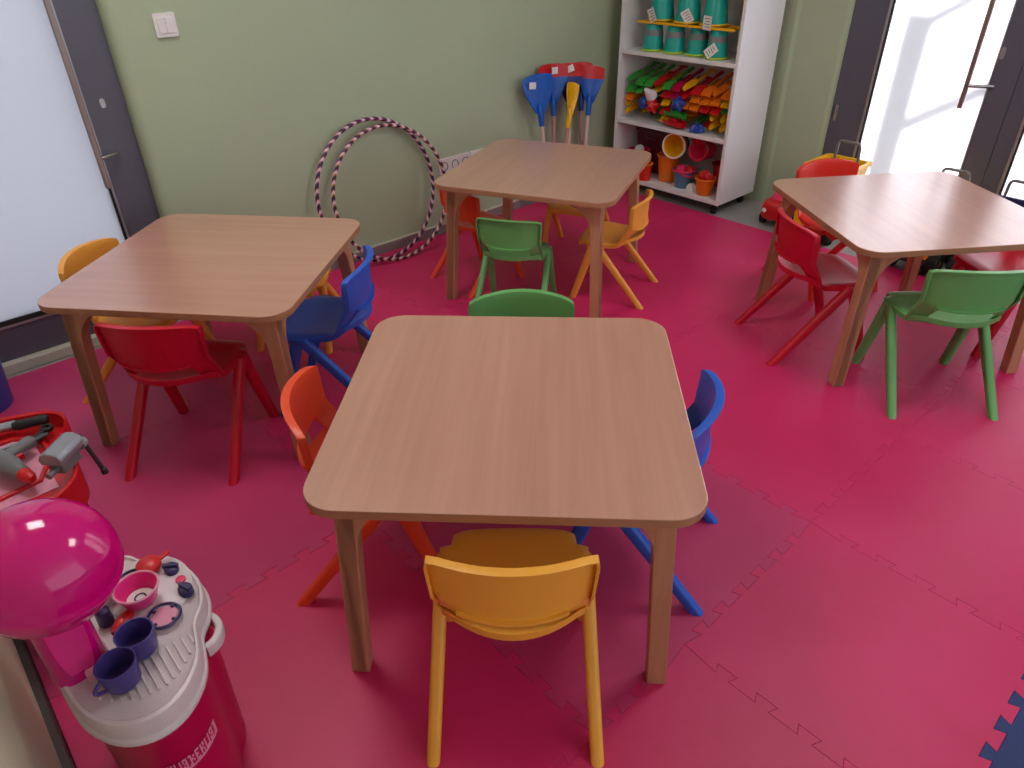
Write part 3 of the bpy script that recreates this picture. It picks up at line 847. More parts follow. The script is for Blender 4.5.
for li, (ln, zb, cols_, kinds) in enumerate(layers):
    for k in range(11):
        v_ = 2.820 - .0655 * k + (.006 if li % 2 else -.006)
        back = .070 if (2.60 < v_ < 2.78 and li < 3) or (2.28 < v_ < 2.50 and li < 2) else 0.0
        kd = 'spade' if kinds[k] == 's' else 'rake'
        toy(kd, cols_[k], 3.748 + back, min(2.825, max(2.155, v_)), zb, 180 + (1.5 if li % 2 else -1.5) + rnd.uniform(-.4, .4), 17 + rnd.uniform(-.6, .6), rnd.uniform(-7, 7),
            '%s toy %s in the %s of the pile, %s' % (CN[cols_[k]], kd, ln, ORD[k]), G2)

# bottom shelf
BZ = CZ0 + .025
G3 = 'beach buckets on the bottom shelf'
bucket('beach_bucket', 'tall orange bucket in the middle of the bottom shelf', (3.60, 2.545, BZ), .052, .068, .155, M['toyorange'], M['toyorange'], G3)
bucket('beach_bucket', 'yellow bucket with a blue stripe lying on top of the orange bucket', (3.640, 2.49, BZ + .226), .050, .066, .13, M['toyyellow'], M['card'], G3, rot=(R(0), R(-86), R(12)), band=M['toyblue'])
bucket('beach_bucket', 'slate blue bucket with a red handle on the bottom shelf', (3.560, 2.405, BZ), .045, .062, .105, M['slateblue'], M['toypink'], G3, handle=(M['toypink'], R(15), R(118)))
bucket('beach_bucket', 'small orange bucket at the right front of the bottom shelf', (3.535, 2.235, BZ), .042, .056, .095, M['toyorange'], M['toyorange'], G3)
bucket('beach_bucket', 'pink bucket with a turquoise handle lying at the right of the bottom shelf', (3.66, 2.31, BZ + .208), .046, .064, .11, M['toypink'], M['toyred'], G3, rot=(0, R(-74), R(-6)), handle=(M['teal'], R(90), R(58)))
bucket('beach_bucket', 'deep red bucket at the back under the pink one', (3.74, 2.25, BZ), .052, .066, .13, M['toyred'], M['toyred'], G3)
t = thing('storage_crate', 'dark maroon crate at the back left of the bottom shelf', 'crate', (3.735, 2.725, BZ))
bm = BM(); loft(bm, [(rrect(.15, .22, .02), 0), (rrect(.165, .245, .02), .24), (rrect(.18, .26, .02), .243), (rrect(.18, .26, .02), .255), (rrect(.155, .235, .02), .255), (rrect(.14, .21, .02), .01)]); obj('body', bm, M['maroon'], t)
bm = BM(); box(bm, -.092, -.045, .19, -.080, .045, .215); bevel(obj('grip', bm, M['maroon'], t, smooth=0), .004)
bucket('beach_bucket', 'crimson bucket with a pale ball at the left of the bottom shelf', (3.575, 2.755, BZ), .05, .064, .15, M['fuchsia'], M['toyred'], G3)
bucket('beach_bucket', 'red-orange bucket low between the crimson and tall orange buckets', (3.512, 2.652, BZ), .036, .041, .10, M['coral'], M['toyorange'], G3)
def lump(name, label, cat, mat, loc, rot, bmf, group=None):
    bm = BM(); bmf(bm); o = obj(name, bm, mat); o.location = loc; o.rotation_euler = rot; return tag(o, label, cat, group)
lump('plastic_ball', 'pale grey ball in the crimson bucket', 'ball', M['card'], (3.575, 2.755, BZ + .150), (0, 0, 0), lambda b: bmesh.ops.create_icosphere(b, subdivisions=3, radius=.030))
lump('sand_mould', 'pink star-shaped mould in the slate blue bucket', 'sand mould', M['toypink'], (3.555, 2.42, BZ + .085), (R(20), R(-25), 0), lambda b: mould(b, .036))
lump('sand_mould', 'raspberry mould sticking out of the slate blue bucket', 'sand mould', M['toyred'], (3.575, 2.375, BZ + .090), (R(-20), R(-40), 1), lambda b: mould(b, .032))
lump('sand_mould', 'red shell mould in the small orange bucket', 'sand mould', M['toyred'], (3.53, 2.215, BZ + .090), (R(-15), R(-20), 0), lambda b: mould(b, .030))
lump('sand_mould', 'orange mould at the left in the small orange bucket', 'sand mould', M['coral'], (3.540, 2.255, BZ + .094), (R(25), R(-25), .5), lambda b: mould(b, .028))
lump('sand_mould', 'white round mould beside the small orange bucket', 'sand mould', M['card'], (3.53, 2.318, BZ + .002), (0, R(-4), 0), lambda b: mould(b, .030, 8))
lump('sand_mould', 'dark green mould at the far left of the bottom shelf', 'sand mould', M['toygreen'], (3.52, 2.828, BZ + .001), (0, 0, 0), lambda b: mould(b, .026, 6))

# ------------------------------------------------------------------ children's spades leaning in the corner
def spade(label, base, top, mat, stickmat, yaw, w, h, tip=None, tagq=None, bend=.02, tilt=0):
    base, top = Vector(base), Vector(top)
    t = thing('garden_spade', label, 'spade', base, 0, 'long handled spades leaning against the wall')
    ax = (top - base); L = ax.length; zq = ax.normalized()
    xq = Vector((math.cos(yaw), math.sin(yaw), 0)); yq = zq.cross(xq).normalized(); xq = yq.cross(zq).normalized()
    rot = Matrix((xq, yq, zq)).transposed().to_4x4()
    bm = BM(); tube(bm, [(0, 0, .012), (0, 0, L - h * .86)], .0105, 12); xform(bm, rot); obj('shaft', bm, stickmat, t)
    P = []
    z0 = L - h
    for i in range(11):
        f = i / 10; row = []
        ww = w / 2 * (.16 + .84 * min(1, max(0, (f - .1) / .62)) ** .8)
        for j in range(9):
            s = -1 + j / 4
            row.append((s * ww, bend * (1 - s * s) - .012 + .004 * f, z0 + h * f - .014 * abs(s) ** 3 * max(0, (f - .7) / .3)))
        P.append(row)
    bm = BM(); grid(bm, P); tipf = [f for f in bm.faces if f.calc_center_median().z > z0 + h * .72]
    if tip:
        for f in tipf: f.material_index = 1
    xform(bm, rot)
    o = obj('blade', bm, mat, t, mats=[mat, tip or mat])
    sm = o.modifiers.new('s', 'SOLIDIFY'); sm.thickness = .005; sm.offset = 0; bake(o)
    bm = BM(); lathe(bm, [(.0112, z0 - .035), (.0150, z0 - .035), (.0165, z0 + .02), (.012, z0 + .07), (0, z0 + .085)], 14, cap=False); xform(bm, rot); obj('socket', bm, mat, t)
    if tagq:
        bm = BM(); vs_ = box(bm, -.019, -.001, -.017, .019, .001, .017)
        xform(bm, rot @ Matrix.Translation((tagq[0], tagq[1], z0 + h * tagq[2])) @ Matrix.Rotation(R(tagq[3]), 4, 'Y')); obj('paper_label', bm, M['card'], t, smooth=0)
    return t
yv = 2.93
spade('blue spade with a pale label, leftmost of the bunch in the corner', (2.930, 2.885, 0), (2.84, yv - .02, .735), M['spadeblue'], M['cream'], R(-22), .175, .235, None, (-.035, -.016, .80, 10))
spade('blue spade with red edge and white label behind the leftmost spade', (2.985, 2.90, 0), (3.000, yv + .02, .765), M['spadeblue'], M['tan'], R(-12), .190, .235, M['toyred'], (.0, -.022, .86, 0))
spade('yellow spade turned sideways in the bunch', (2.968, 2.845, 0), (3.090, yv - .05, .668), M['toyyellow'], M['tan'], R(10), .120, .205)
spade('red and blue spade with a white label right of the yellow one', (3.085, 2.88, 0), (3.130, yv + .015, .755), M['spadenavy'], M['cream'], R(-30), .160, .235, M['toyred'], (.0, -.020, .88, -20))
spade('blue spade with a red tip, rightmost of the bunch', (3.175, 2.86, 0), (3.285, yv - .015, .725), M['spadeblue'], M['cream'], R(-34), .150, .230, M['toyred'])
spade('navy spade with a red tip half hidden behind the rightmost spade', (3.215, 2.89, 0), (3.235, yv + .03, .745), M['spadenavy'], M['tan'], R(-20), .150, .225, M['toyred'])

# ------------------------------------------------------------------ blue bin
t = thing('waste_bin', 'blue plastic bin at the left edge before the frosted door', 'bin', (-.005, 2.83, FZ))
bm = BM(); lathe(bm, [(0, 0), (.088, 0), (.094, .006), (.112, .20), (.122, .325), (.124, .335), (.118, .335), (.108, .20), (.090, .012), (0, .012)], 32, cap=False)
obj('body', bm, M['blue'], t)
bm = BM(); tube(bm, [(.1235 * math.cos(2 * PI * k / 32), .1235 * math.sin(2 * PI * k / 32), .332) for k in range(32)], .006, 8, closed=True); obj('rim', bm, M['blue'], t)

# ------------------------------------------------------------------ toy kitchen
KO = (.03, 1.05)
t = thing('toy_kitchen', 'pink and white toy kitchen in the lower left corner', 'toy kitchen', (KO[0], KO[1], 0))
raw = [(-.082, 1.189), (-.085, 1.085), (-.084, .997), (-.077, .929), (-.054, .877), (-.021, .846), (.023, .835), (.068, .854), (.106, .898), (.121, .948), (.128, .975), (.158, 1.008), (.174, 1.055), (.173, 1.109), (.157, 1.155), (.127, 1.187), (.108, 1.198), (.099, 1.225), (.073, 1.249), (.037, 1.252), (-.024, 1.244), (-.065, 1.222)]
def smooth_loop(p, it=2):
    for _ in range(it):
        q = []
        for i in range(len(p)):
            a, b = p[i], p[(i + 1) % len(p)]
            q += [(.75 * a[0] + .25 * b[0], .75 * a[1] + .25 * b[1]), (.25 * a[0] + .75 * b[0], .25 * a[1] + .75 * b[1])]
        p = q
    return p
ol = smooth_loop([(x - KO[0], y - KO[1]) for x, y in raw])
ctr = (.012, .0)
def sc(p, k): return [((x - ctr[0]) * k + ctr[0], (y - ctr[1]) * k + ctr[1]) for x, y in p]
bm = BM(); loft(bm, [(sc(ol, .84), FZ), (sc(ol, .85), FZ + .01), (sc(ol, .925), .372), (sc(ol, .925), .378)]); obj('base_cabinet', bm, M['fuchsia'], t)
bm = BM(); loft(bm, [(sc(ol, .95), .374), (sc(ol, 1.01), .376), (sc(ol, 1.02), .381), (sc(ol, 1.01), .386), (sc(ol, .985), .388), (sc(ol, .98), .413), (sc(ol, .965), .420), (sc(ol, .93), .421), (sc(ol, .915), .417), (sc(ol, .90), .416)])
tray = obj('worktop', bm, M['traywhite'], t)
def kz(p): return (p[0] - KO[0], p[1] - KO[1])
bm = BM()
for k in range(13):
    x_ = -.072 + .0125 * k; y0 = -.160 + .058 * abs((k - 6.0) / 6.5) ** 2.2
    vs_ = box(bm, x_ - .0015 - .0, y0, .4155, x_ + .0015, -.088, .4192)
obj('draining_ribs', bm, M['traywhite'], tray, smooth=0)
bm = BM(); lathe(bm, [(0, .415), (.070, .415), (.070, .420), (.064, .4245), (0, .4245)], 36, cap=False, cx=.066, cy=.060, sx=1.0, sy=1.22); obj('hob_plate', bm, M['traywhite'], tray)
for (bx_, by_) in (kz((.078, 1.143)), kz((.091, 1.023))):
    bm = BM(); tube(bm, [(bx_ + .027 * math.cos(2 * PI * k / 28), by_ + .027 * math.sin(2 * PI * k / 28), .4262) for k in range(28)], .0028, 6, closed=True)
    for q in range(4):
        a = q * PI / 2 + .5; tube(bm, [(bx_ + .027 * math.cos(a), by_ + .027 * math.sin(a), .4265), (bx_ + .019 * math.cos(a), by_ + .019 * math.sin(a), .4270)], .003, 6)
    br = obj('burner_ring', bm, M['deeppurple'], t)
    bm = BM(); lathe(bm, [(0, .424), (.022, .424), (.022, .4252), (0, .4256)], 24, cap=False, cx=bx_, cy=by_); obj('burner_plate', bm, M['softpink'], br)
for (p, a) in (((.141, 1.120), .9), ((.141, 1.052), .3)):
    q = kz(p); bm = BM(); lathe(bm, [(0, .422), (.013, .422), (.0125, .432), (.010, .4345), (0, .435)], 20, cap=False, cx=q[0], cy=q[1], sx=1.0, sy=1.25)
    vs_ = box(bm, -.003, -.014, .433, .003, .014, .440); xform(bm, Matrix.Translation((q[0], q[1], 0)) @ Matrix.Rotation(a, 4, 'Z'), vs_)
    obj('knob', bm, M['deeppurple'], t)
q = kz((.144, 1.084)); bm = BM(); lathe(bm, [(0, .422), (.0095, .422), (.009, .428), (0, .4295)], 18, cap=False, cx=q[0], cy=q[1]); obj('button', bm, M['toypink'], t)
bm = BM(); pth = []
for k in range(21):
    a = -PI / 2 + PI * k / 20; pth.append((.094 + .055 * math.cos(a) * .7, -.050 + .042 * math.sin(a), .362))
sweep(bm, pth, rrect(.014, .030, .006)); obj('towel_rail', bm, M['traywhite'], t)
# sticker wrapping round the front of the base
bo = [(x, y) for x, y in ol]
def front_arc(z):
    f = .85 + (.925 - .85) * (z - FZ) / .38
    pts = sc(ol, f * 1.006); return pts
idx = [i for i, p in enumerate(ol) if p[1] < -.08 and -.075 < p[0] < .062]
idx.sort(key=lambda i: ol[i][0])
bm = BM(); zz = [.238 + .036 * k / 6 for k in range(7)]
dense = []
for a, b in zip(idx, idx[1:]):
    for k in range(4): dense.append((a, b, k / 4))
cols2 = []
for (a, b, f) in dense:
    col = []
    for z in zz:
        P_ = front_arc(z); pa, pb = P_[a], P_[b]; col.append(bm.verts.new((pa[0] + (pb[0] - pa[0]) * f, pa[1] + (pb[1] - pa[1]) * f, z)))
    cols2.append(col)
glyph = ['11011', '10101', '11111', '00000', '10001', '11111', '00100', '01010', '00000', '11111', '10101', '10001', '00000', '11111', '00100', '11011', '00000', '11111', '10000', '10000', '11111', '00000']
for i in range(len(cols2) - 1):
    for j in range(6):
        f = bm.faces.new((cols2[i][j], cols2[i + 1][j], cols2[i + 1][j + 1], cols2[i][j + 1]))
        edge = i < 1 or i >= len(cols2) - 2 or j in (0,)
        f.material_index = 0 if edge or (j < 6 and glyph[i % len(glyph)][min(4, j - 1)] == '1') else 1
obj('sticker', bm, M['softpink'], t, mats=[M['softpink'], M['fuchsia']])
# hood column and dome
bm = BM(); cp = kz((-.046, 1.030))
def colring(z, w_, d_, dx=0, dy=0): return ([(cp[0] + dx + p[0], cp[1] + dy + p[1]) for p in rrect(w_, d_, min(w_, d_) * .38, 6)], z)
loft(bm, [colring(.412, .082, .072), colring(.420, .086, .076), colring(.44, .080, .070), colring(.50, .080, .064), colring(.56, .088, .070, .006, 0), colring(.60, .104, .09, .016, -.004)])
col_ = obj('hood_column', bm, M['magenta'], t)
bm = BM(); P_ = []
for i in range(9):
    f = i / 8; z = .436 + .125 * f; row = []
    for j in range(9):
        s = -1 + j / 4; w_ = .026 * (1 - .35 * (1 - f) ** 4)
        row.append((cp[0] + .004 * f + s * w_, cp[1] - .0355 + .0028 * math.sin(PI * min(1, f * 1.2)) - .001, z))
    P_.append(row)
grid(bm, P_); o = obj('column_panel', bm, M['hotpink'], col_); sm = o.modifiers.new('s', 'SOLIDIFY'); sm.thickness = .003; bake(o)
bm = BM(); box(bm, cp[0] + .000, cp[1] - .052, .414, cp[0] + .042, cp[1] - .036, .436); bevel(obj('column_foot', bm, M['softpink'], col_, smooth=0), .004)
dc = kz((-.026, 1.012)); prof = [(0, -.098), (.05, -.094), (.088, -.078), (.112, -.048), (.120, -.020), (.1225, -.006), (.1225, .002), (.1185, .006)]
for k in range(1, 16):
    a = PI / 2 * k / 15; rr_ = .1185 * math.cos(a); zz_ = .006 + .100 * math.sin(a)
    prof.append((max(0, rr_ - (.0016 if k in (4, 8) else 0)), zz_))
bm = BM(); lathe(bm, prof, 48, cap=False)
xform(bm, Matrix.Translation((dc[0], dc[1], .650)) @ Matrix.Scale(.86, 4) @ Matrix.Rotation(R(16), 4, 'X') @ Matrix.Rotation(R(14), 4, 'Y')); obj('hood_dome', bm, M['magenta'], t, smooth=60)

def cup(label, p, z, r, h, mat, hand, tilt=0.0):
    c = thing('toy_cup', label, 'toy cup', (p[0], p[1], z), 0, 'purple toy cups on the toy kitchen' if hand is not None else None)
    bm = BM(); lathe(bm, [(0, 0), (r * .80, 0), (r * .86, .003), (r, h), (r - .0025, h), (r * .82, .005), (0, .005)], 26, cap=False); obj('body', bm, mat, c)
    if hand is not None:
        bm = BM(); sweep(bm, [(r * .90 + .015 * math.sin(PI * k / 10), 0, h * .22 + h * .56 * k / 10) for k in range(11)], rrect(.006, .005, .002), up=Vector((0, 1, 0)))
        xform(bm, Matrix.Rotation(hand, 4, 'Z')); obj('handle', bm, mat, c)
    return c
cup('purple toy cup with its handle towards the front left', (-.004, .942), .4215, .031, .046, M['purple'], R(200))
cup('purple toy cup nearer the pink bowl', (.038, .984), .4215, .031, .044, M['purple'], R(80))
cup('tiny white cup beside the magenta dome', (.035, 1.125), .4175, .015, .030, M['traywhite'], None)
b_ = thing('toy_bowl', 'pink toy bowl with a pale rim standing between the burners', 'toy bowl', (.074, 1.083, .4285))
bm = BM(); lathe(bm, [(0, 0), (.024, 0), (.027, .003), (.0375, .034), (.035, .034), (.025, .005), (0, .005)], 32, cap=False); obj('body', bm, M['hotpink'], b_)
bm = BM(); tube(bm, [(.0365 * math.cos(2 * PI * k / 32), .0365 * math.sin(2 * PI * k / 32), .034) for k in range(32)], .0022, 8, closed=True); obj('rim', bm, M['softpink'], b_)
bm = BM(); lathe(bm, [(0, .0052), (.023, .0052), (.023, .0062), (0, .0062)], 28, cap=False); ds = obj('white_disc', bm, M['card'], b_)
bm = BM(); tube(bm, [(.009 * math.cos(2 * PI * k / 20), .009 * math.sin(2 * PI * k / 20), .0068) for k in range(20)], .0016, 6, closed=True); obj('purple_ring', bm, M['deeppurple'], ds)
bm = BM(); lathe(bm, [(0, 0), (.020, 0), (.0225, .004), (.0215, .012), (.014, .017), (0, .018)], 22, cap=False); sweep(bm, [(.018, 0, .009), (.040, .004, .012)], rrect(.010, .006, .002))
o = obj('toy_pan', bm, M['toyred']); o.location = (.112, 1.150, .4285); tag(o, 'red toy lid lying on the far burner behind the bowl', 'toy pan')
bm = BM(); lathe(bm, [(0, 0), (.012, 0), (.013, .003), (.012, .032), (.006, .038), (.006, .045), (0, .046)], 18, cap=False)
o = obj('toy_bottle', bm, M['deeppurple']); o.location = (.013, 1.085, .4175); tag(o, 'small dark purple toy bottle by the hood column', 'toy bottle')
bm = BM(); P_ = []
for i in range(9):
    f = i / 8; P_.append([(.052 * f, .013 * math.sin(PI * (.15 + .7 * f)) * math.cos(PI * j / 6), .011 + .011 * math.sin(PI * (.15 + .7 * f)) * math.sin(PI * j / 6)) for j in range(13)])
grid(bm, P_); o = obj('toy_pepper', bm, M['toyred']); o.location = (.014, 1.040, .4170); o.rotation_euler = (0, 0, R(40)); tag(o, 'red toy food piece between the column and the purple cups', 'toy food')

# ------------------------------------------------------------------ toy workbench
BO = (.0, 1.73)
t = thing('toy_workbench', 'red toy workbench full of grey tools at the left edge', 'toy workbench', (BO[0], BO[1], 0))
rawb = [(-.132, 1.50), (.02, 1.515), (.075, 1.545), (.108, 1.60), (.112, 1.66), (.098, 1.72), (.112, 1.77), (.142, 1.82), (.140, 1.87), (.112, 1.905), (.03, 1.945), (-.06, 1.97), (-.132, 1.975)]
obl = smooth_loop([(x - BO[0], y - BO[1]) for x, y in rawb], 2); ctr = (-.0, .0)
bm = BM(); loft(bm, [(sc(obl, .93), .315), (sc(obl, .985), .322), (sc(obl, 1.0), .395), (sc(obl, 1.0), .404), (sc(obl, .975), .408), (sc(obl, .945), .404), (sc(obl, .935), .372), (sc(obl, .92), .368)])
tb = obj('tray_top', bm, M['toyred'], t)
bm = BM(); pth = [(-.10 + .0, .165, .372), (.02, .150, .372), (.072, .100, .372), (.075, .02, .372), (.03, -.07, .372), (-.10, -.085, .372)]
sweep(bm, pth, rrect(.012, .012, .004)); obj('tray_divider', bm, M['toyred'], tb)
bm = BM(); vs_ = box(bm, -.11, -.12, .366, .055, .145, .370); obj('tray_glare', bm, M['softpink'], tb, smooth=0)  # glare on the red plastic, put in as a soft pink sheet
for (lx, ly) in ((.070, -.165), (.085, .12), (-.10, -.17), (-.10, .17)):
    bm = BM(); leg_sweep(bm, (lx, ly, .32), (lx * 1.12, ly * 1.08, FZ), (.034, .034), (.028, .028)); obj('leg', bm, M['black'], t)
# vise clamped on the right rim
v = thing('toy_vise', 'silver toy vise with a crank handle on the workbench corner', 'toy vise', (.092, 1.622, .409), R(42)); v.scale = (1.3, 1.3, 1.3)
bm = BM(); sweep(bm, [(-.035, 0, .030), (.030, 0, .030)], [(x * 1.0, z) for x, z in [(-.019, -.006), (.019, -.006), (.021, .004), (.016, .013), (.006, .018), (-.006, .018), (-.016, .013), (-.021, .004)]])
bevel(obj('jaw_block', bm, M['silver'], v), .002)
bm = BM(); box(bm, -.028, -.014, 0, .018, .014, .024); bevel(obj('jaw_base', bm, M['grey'], v, smooth=0), .003)
bm = BM(); tube(bm, [(-.05, 0, .012), (.040, 0, .012)], .006, 10); obj('screw', bm, M['grey'], v)
bm = BM(); lathe(bm, [(0, 0), (.011, 0), (.011, .012), (0, .012)], 14, cap=False); xform(bm, Matrix.Translation((.036, 0, .014)) @ Matrix.Rotation(PI / 2, 4, 'Y')); obj('boss', bm, M['silver'], v)
bm = BM(); tube(bm, [(.046, .002, .028), (.056, -.010, -.062)], .0042, 8); lathe(bm, [(0, -.070), (.006, -.068), (.006, -.056), (0, -.054)], 12, cap=False, cx=.056, cy=-.010)
obj('crank', bm, M['darkgrey'], v)
def tool(name, label, cat, loc, rzq, parts):
    t_ = thing(name, label, cat, loc, rzq)
    for nm, mt, fn in parts:
        bm = BM(); fn(bm); obj(nm, bm, mt, t_)
    return t_
def lathe_x(bm, prof, n=16):
    lathe(bm, [(r, x) for r, x in prof], n, cap=False); xform(bm, Matrix.Rotation(PI / 2, 4, 'Y'))
tool('toy_screwdriver', 'black handled toy screwdriver lying along the back of the red workbench', 'toy screwdriver', (.108, 1.872, .398), R(162), [
    ('handle', M['black'], lambda b: lathe_x(b, [(0, 0), (.010, .002), (.013, .012), (.011, .035), (.013, .066), (.009, .080), (0, .082)])),
    ('shaft', M['silver'], lambda b: tube(b, [(.078, 0, 0), (.165, 0, 0)], .005, 8))])
tool('toy_file', 'grey toy chisel beside the black screwdriver', 'toy chisel', (.040, 1.912, .398), R(165), [
    ('blade', M['silver'], lambda b: sweep(b, [(0, 0, 0), (.065, 0, 0)], rrect(.018, .006, .002))),
    ('grip', M['grey'], lambda b: tube(b, [(.060, 0, 0), (.13, 0, 0)], .010, 10))])
tool('toy_pliers', 'dark toy pliers lying in the middle of the red workbench', 'toy pliers', (.060, 1.815, .388), R(190), [
    ('jaw', M['darkgrey'], lambda b: sweep(b, [(-.030, 0, 0), (0, 0, 0), (.02, 0, 0)], rrect(.022, .012, .005), scales=[.55, 1, 1])),
    ('grip', M['darkgrey'], lambda b: tube(b, [(.015, .004, 0), (.045, .018, 0), (.095, .020, 0)], .006, 8)),
    ('grip', M['silver'], lambda b: tube(b, [(.015, -.004, 0), (.045, -.018, 0), (.095, -.022, 0)], .006, 8))])
tool('toy_wrench', 'black toy wrench along the rim of the red workbench', 'toy wrench', (.092, 1.842, .390), R(215), [
    ('shank', M['black'], lambda b: sweep(b, [(0, 0, 0), (.10, 0, 0)], rrect(.013, .007, .003))),
    ('head', M['black'], lambda b: lathe(b, [(.008, -.005), (.015, -.005), (.015, .005), (.008, .005), (.008, -.005)], 16, cap=False))])
tool('toy_drill', 'grey toy drill with a red tip in front on the workbench', 'toy drill', (-.02, 1.735, .408), R(-72), [
    ('body', M['grey'], lambda b: lathe_x(b, [(0, -.045), (.020, -.042), (.026, -.02), (.026, .035), (.021, .055), (.017, .085), (0, .087)], 20)),
    ('chuck', M['toyred'], lambda b: lathe_x(b, [(.0, .084), (.016, .085), (.014, .108), (.008, .120), (0, .121)], 16)),
    ('pistol_grip', M['grey'], lambda b: sweep(b, [(-.010, .010, 0), (-.024, .050, -.004), (-.034, .085, -.008)], rrect(.032, .026, .010), scales=[1, .9, 1.05])),
    ('trigger', M['toyred'], lambda b: box(b, .010, .022, -.006, .020, .040, .006))])

# ------------------------------------------------------------------ toy trucks along the window
def truck(label, loc, rzq, bed, cab, handle_h=.075, s=1.0, dz=.0):
    t = thing('toy_truck', label, 'toy truck', loc, rzq)
    bm = BM(); box(bm, -.17, -.075, .055, .17, .075, .095); bevel(obj('chassis', bm, M['darkgrey'], t, smooth=0), .008)
    for sx_ in (-.11, .11):
        for sy_ in (-1, 1):
            bm = BM(); lathe(bm, [(.022, -.028), (.052, -.028), (.060, -.020), (.060, .020), (.052, .028), (.022, .028), (.022, .018), (0, .018)], 26, cap=False)
            for k in range(14):
                a = 2 * PI * k / 14; vs_ = box(bm, .057, -.007, -.024, .064, .007, .024); xform(bm, Matrix.Rotation(a, 4, 'Z'), vs_)
            xform(bm, Matrix.Translation((sx_, sy_ * .095, .064)) @ Matrix.Rotation(-sy_ * PI / 2, 4, 'X'))
            wh = obj('wheel', bm, M['black'], t, smooth=30)
            bm = BM(); lathe(bm, [(0, .0), (.020, .0), (.016, .010), (0, .012)], 16, cap=False); xform(bm, Matrix.Translation((sx_, sy_ * .111, .064)) @ Matrix.Rotation(-sy_ * PI / 2, 4, 'X')); obj('hub_cap', bm, cab, wh)
    # tipper bed: flared tub
    bm = BM()
    rings = [([(p[0] + .045, p[1]) for p in rrect(.20, .15, .02)], .098), ([(p[0] + .045, p[1]) for p in rrect(.25, .225, .02)], .285 + dz), ([(p[0] + .045, p[1]) for p in rrect(.27, .245, .02)], .290 + dz), ([(p[0] + .045, p[1]) for p in rrect(.27, .245, .02)], .305 + dz), ([(p[0] + .045, p[1]) for p in rrect(.235, .21, .02)], .305 + dz), ([(p[0] + .045, p[1]) for p in rrect(.18, .13, .02)], .115)]
    loft(bm, rings); obj('tipper_bed', bm, bed, t)
    bm = BM(); loft(bm, [([(p[0] - .130, p[1]) for p in rrect(.09, .15, .015)], .090), ([(p[0] - .128, p[1]) for p in rrect(.09, .155, .015)], .17), ([(p[0] - .120, p[1]) for p in rrect(.065, .13, .012)], .245), ([(p[0] - .120, p[1]) for p in rrect(.058, .12, .012)], .252)]); cb = obj('cab', bm, cab, t)
    bm = BM(); vs_ = box(bm, -.002, -.052, -.026, .002, .052, .026); xform(bm, Matrix.Translation((-.166, 0, .205)) @ Matrix.Rotation(R(20), 4, 'Y')); obj('windscreen', bm, M['hole'], cb, smooth=0)
    bm = BM(); pth = [(.13, -.062, .290), (.13, -.058, .305 + handle_h * .8)] + [(.13, -.058 + .018 * (1 - math.cos(a)), .305 + handle_h * .8 + .018 * math.sin(a)) for a in (.5, 1.0, PI / 2)]
    pth += [(p[0], -p[1], p[2]) for p in pth[::-1]]
    pth = [(p[0], p[1], p[2] + dz) for p in pth]
    tube(bm, pth, .0068, 10); obj('loop_handle', bm, M['grey'], t)
    t.scale = (s, s, s)
    return t
truck('yellow toy tipper truck with a loop handle behind the coral chair', (3.655, 1.575, FZ), 0, M['toyyellow'], M['toyyellow'], .085, 1.0, .066)
truck('yellow and black toy truck with a loop handle, half hidden by the right table', (3.640, 1.045, FZ), 0, M['toyyellow'], M['toyorange'], .085, 1.0, .035)
truck('dark purple toy truck with a loop handle at the right edge of the photo', (3.655, .765, FZ), 0, M['deeppurple'], M['darkgrey'], .085, 1.0, .035)
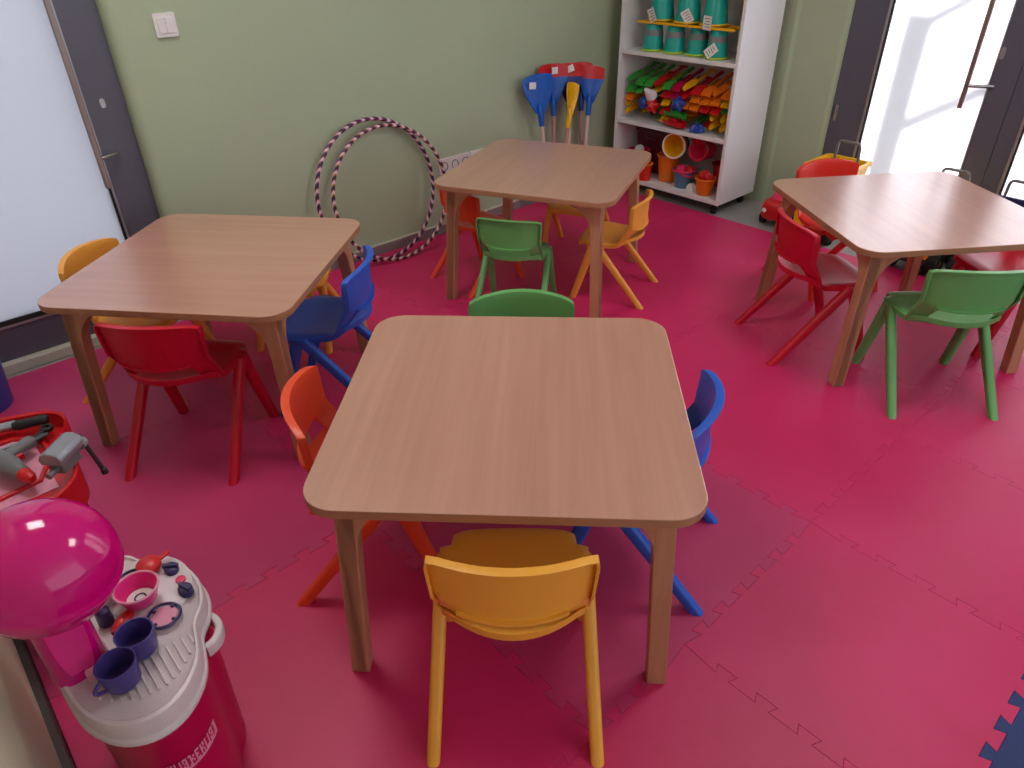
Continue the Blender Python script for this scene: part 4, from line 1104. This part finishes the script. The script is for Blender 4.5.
# small red car by the toy shelf
t = thing('toy_car', 'red and pink toy car on the grey floor right of the toy shelf', 'toy car', (3.69, 1.808, FZ), R(2))
bm = BM(); loft(bm, [([(p[0], p[1]) for p in rrect(.27, .13, .03)], .040), ([(p[0], p[1]) for p in rrect(.30, .145, .035)], .06), ([(p[0], p[1]) for p in rrect(.295, .145, .035)], .115), ([(p[0], p[1]) for p in rrect(.27, .13, .03)], .135)]); obj('body', bm, M['toyred'], t)
bm = BM(); loft(bm, [([(p[0] + .02, p[1]) for p in rrect(.19, .125, .03)], .130), ([(p[0] + .03, p[1]) for p in rrect(.13, .105, .03)], .205), ([(p[0] + .03, p[1]) for p in rrect(.11, .09, .03)], .212)]); cb = obj('cabin', bm, M['toypink'], t)
for s in (-1, 1):
    bm = BM(); vs_ = box(bm, -.04, -.0015, -.022, .055, .0015, .022); xform(bm, Matrix.Translation((.025, s * .0600, .168)) @ Matrix.Rotation(s * R(8), 4, 'X')); obj('side_window', bm, M['hole'], cb, smooth=0)
for sx_ in (-.09, .09):
    for sy_ in (-1, 1):
        bm = BM(); lathe(bm, [(0, -.014), (.030, -.014), (.036, -.008), (.036, .008), (.030, .014), (.016, .014), (.014, .010), (0, .010)], 22, cap=False); xform(bm, Matrix.Translation((sx_, sy_ * .068, .036)) @ Matrix.Rotation(-sy_ * PI / 2, 4, 'X')); obj('wheel', bm, M['black'], t)
for s in (-1, 1):
    bm = BM(); lathe(bm, [(0, 0), (.013, 0), (.011, .006), (0, .008)], 14, cap=False); xform(bm, Matrix.Translation((-.147, s * .045, .092)) @ Matrix.Rotation(-PI / 2, 4, 'Y')); obj('headlight', bm, M['card'], t)

# ------------------------------------------------------------------ light
w = bpy.data.worlds.new('daylight'); bpy.context.scene.world = w; w.use_nodes = True
bg = w.node_tree.nodes['Background']; bg.inputs[0].default_value = (.86, .93, 1.0, 1); bg.inputs[1].default_value = 1.15
sun = bpy.data.lights.new('sun', 'SUN'); sun.energy = 24; sun.angle = R(2.4); sun.color = (1, .96, .9)
so = bpy.data.objects.new('sun', sun); C.objects.link(so)
so.rotation_euler = Vector((-.75, .03, -.62)).to_track_quat('-Z', 'Y').to_euler()
def panel(x, y, z, sx, sy, e):  # fill lights added out of view to brighten the room
    l = bpy.data.lights.new('ceiling_fill_light', 'AREA'); l.shape = 'RECTANGLE'; l.size = sx; l.size_y = sy; l.energy = e; l.color = (1, .97, .93)
    o = bpy.data.objects.new('ceiling_fill_light', l); C.objects.link(o); o.location = (x, y, z)
    return o
panel(2.39, .42, H - .02, .6, .6, 13); panel(.6, 2.05, H - .02, .6, .6, 14)
vs = bpy.context.scene.view_settings
vs.view_transform = 'Standard'; vs.look = 'None'; vs.gamma = 1.0; vs.use_curve_mapping = False; vs.exposure = 0.30
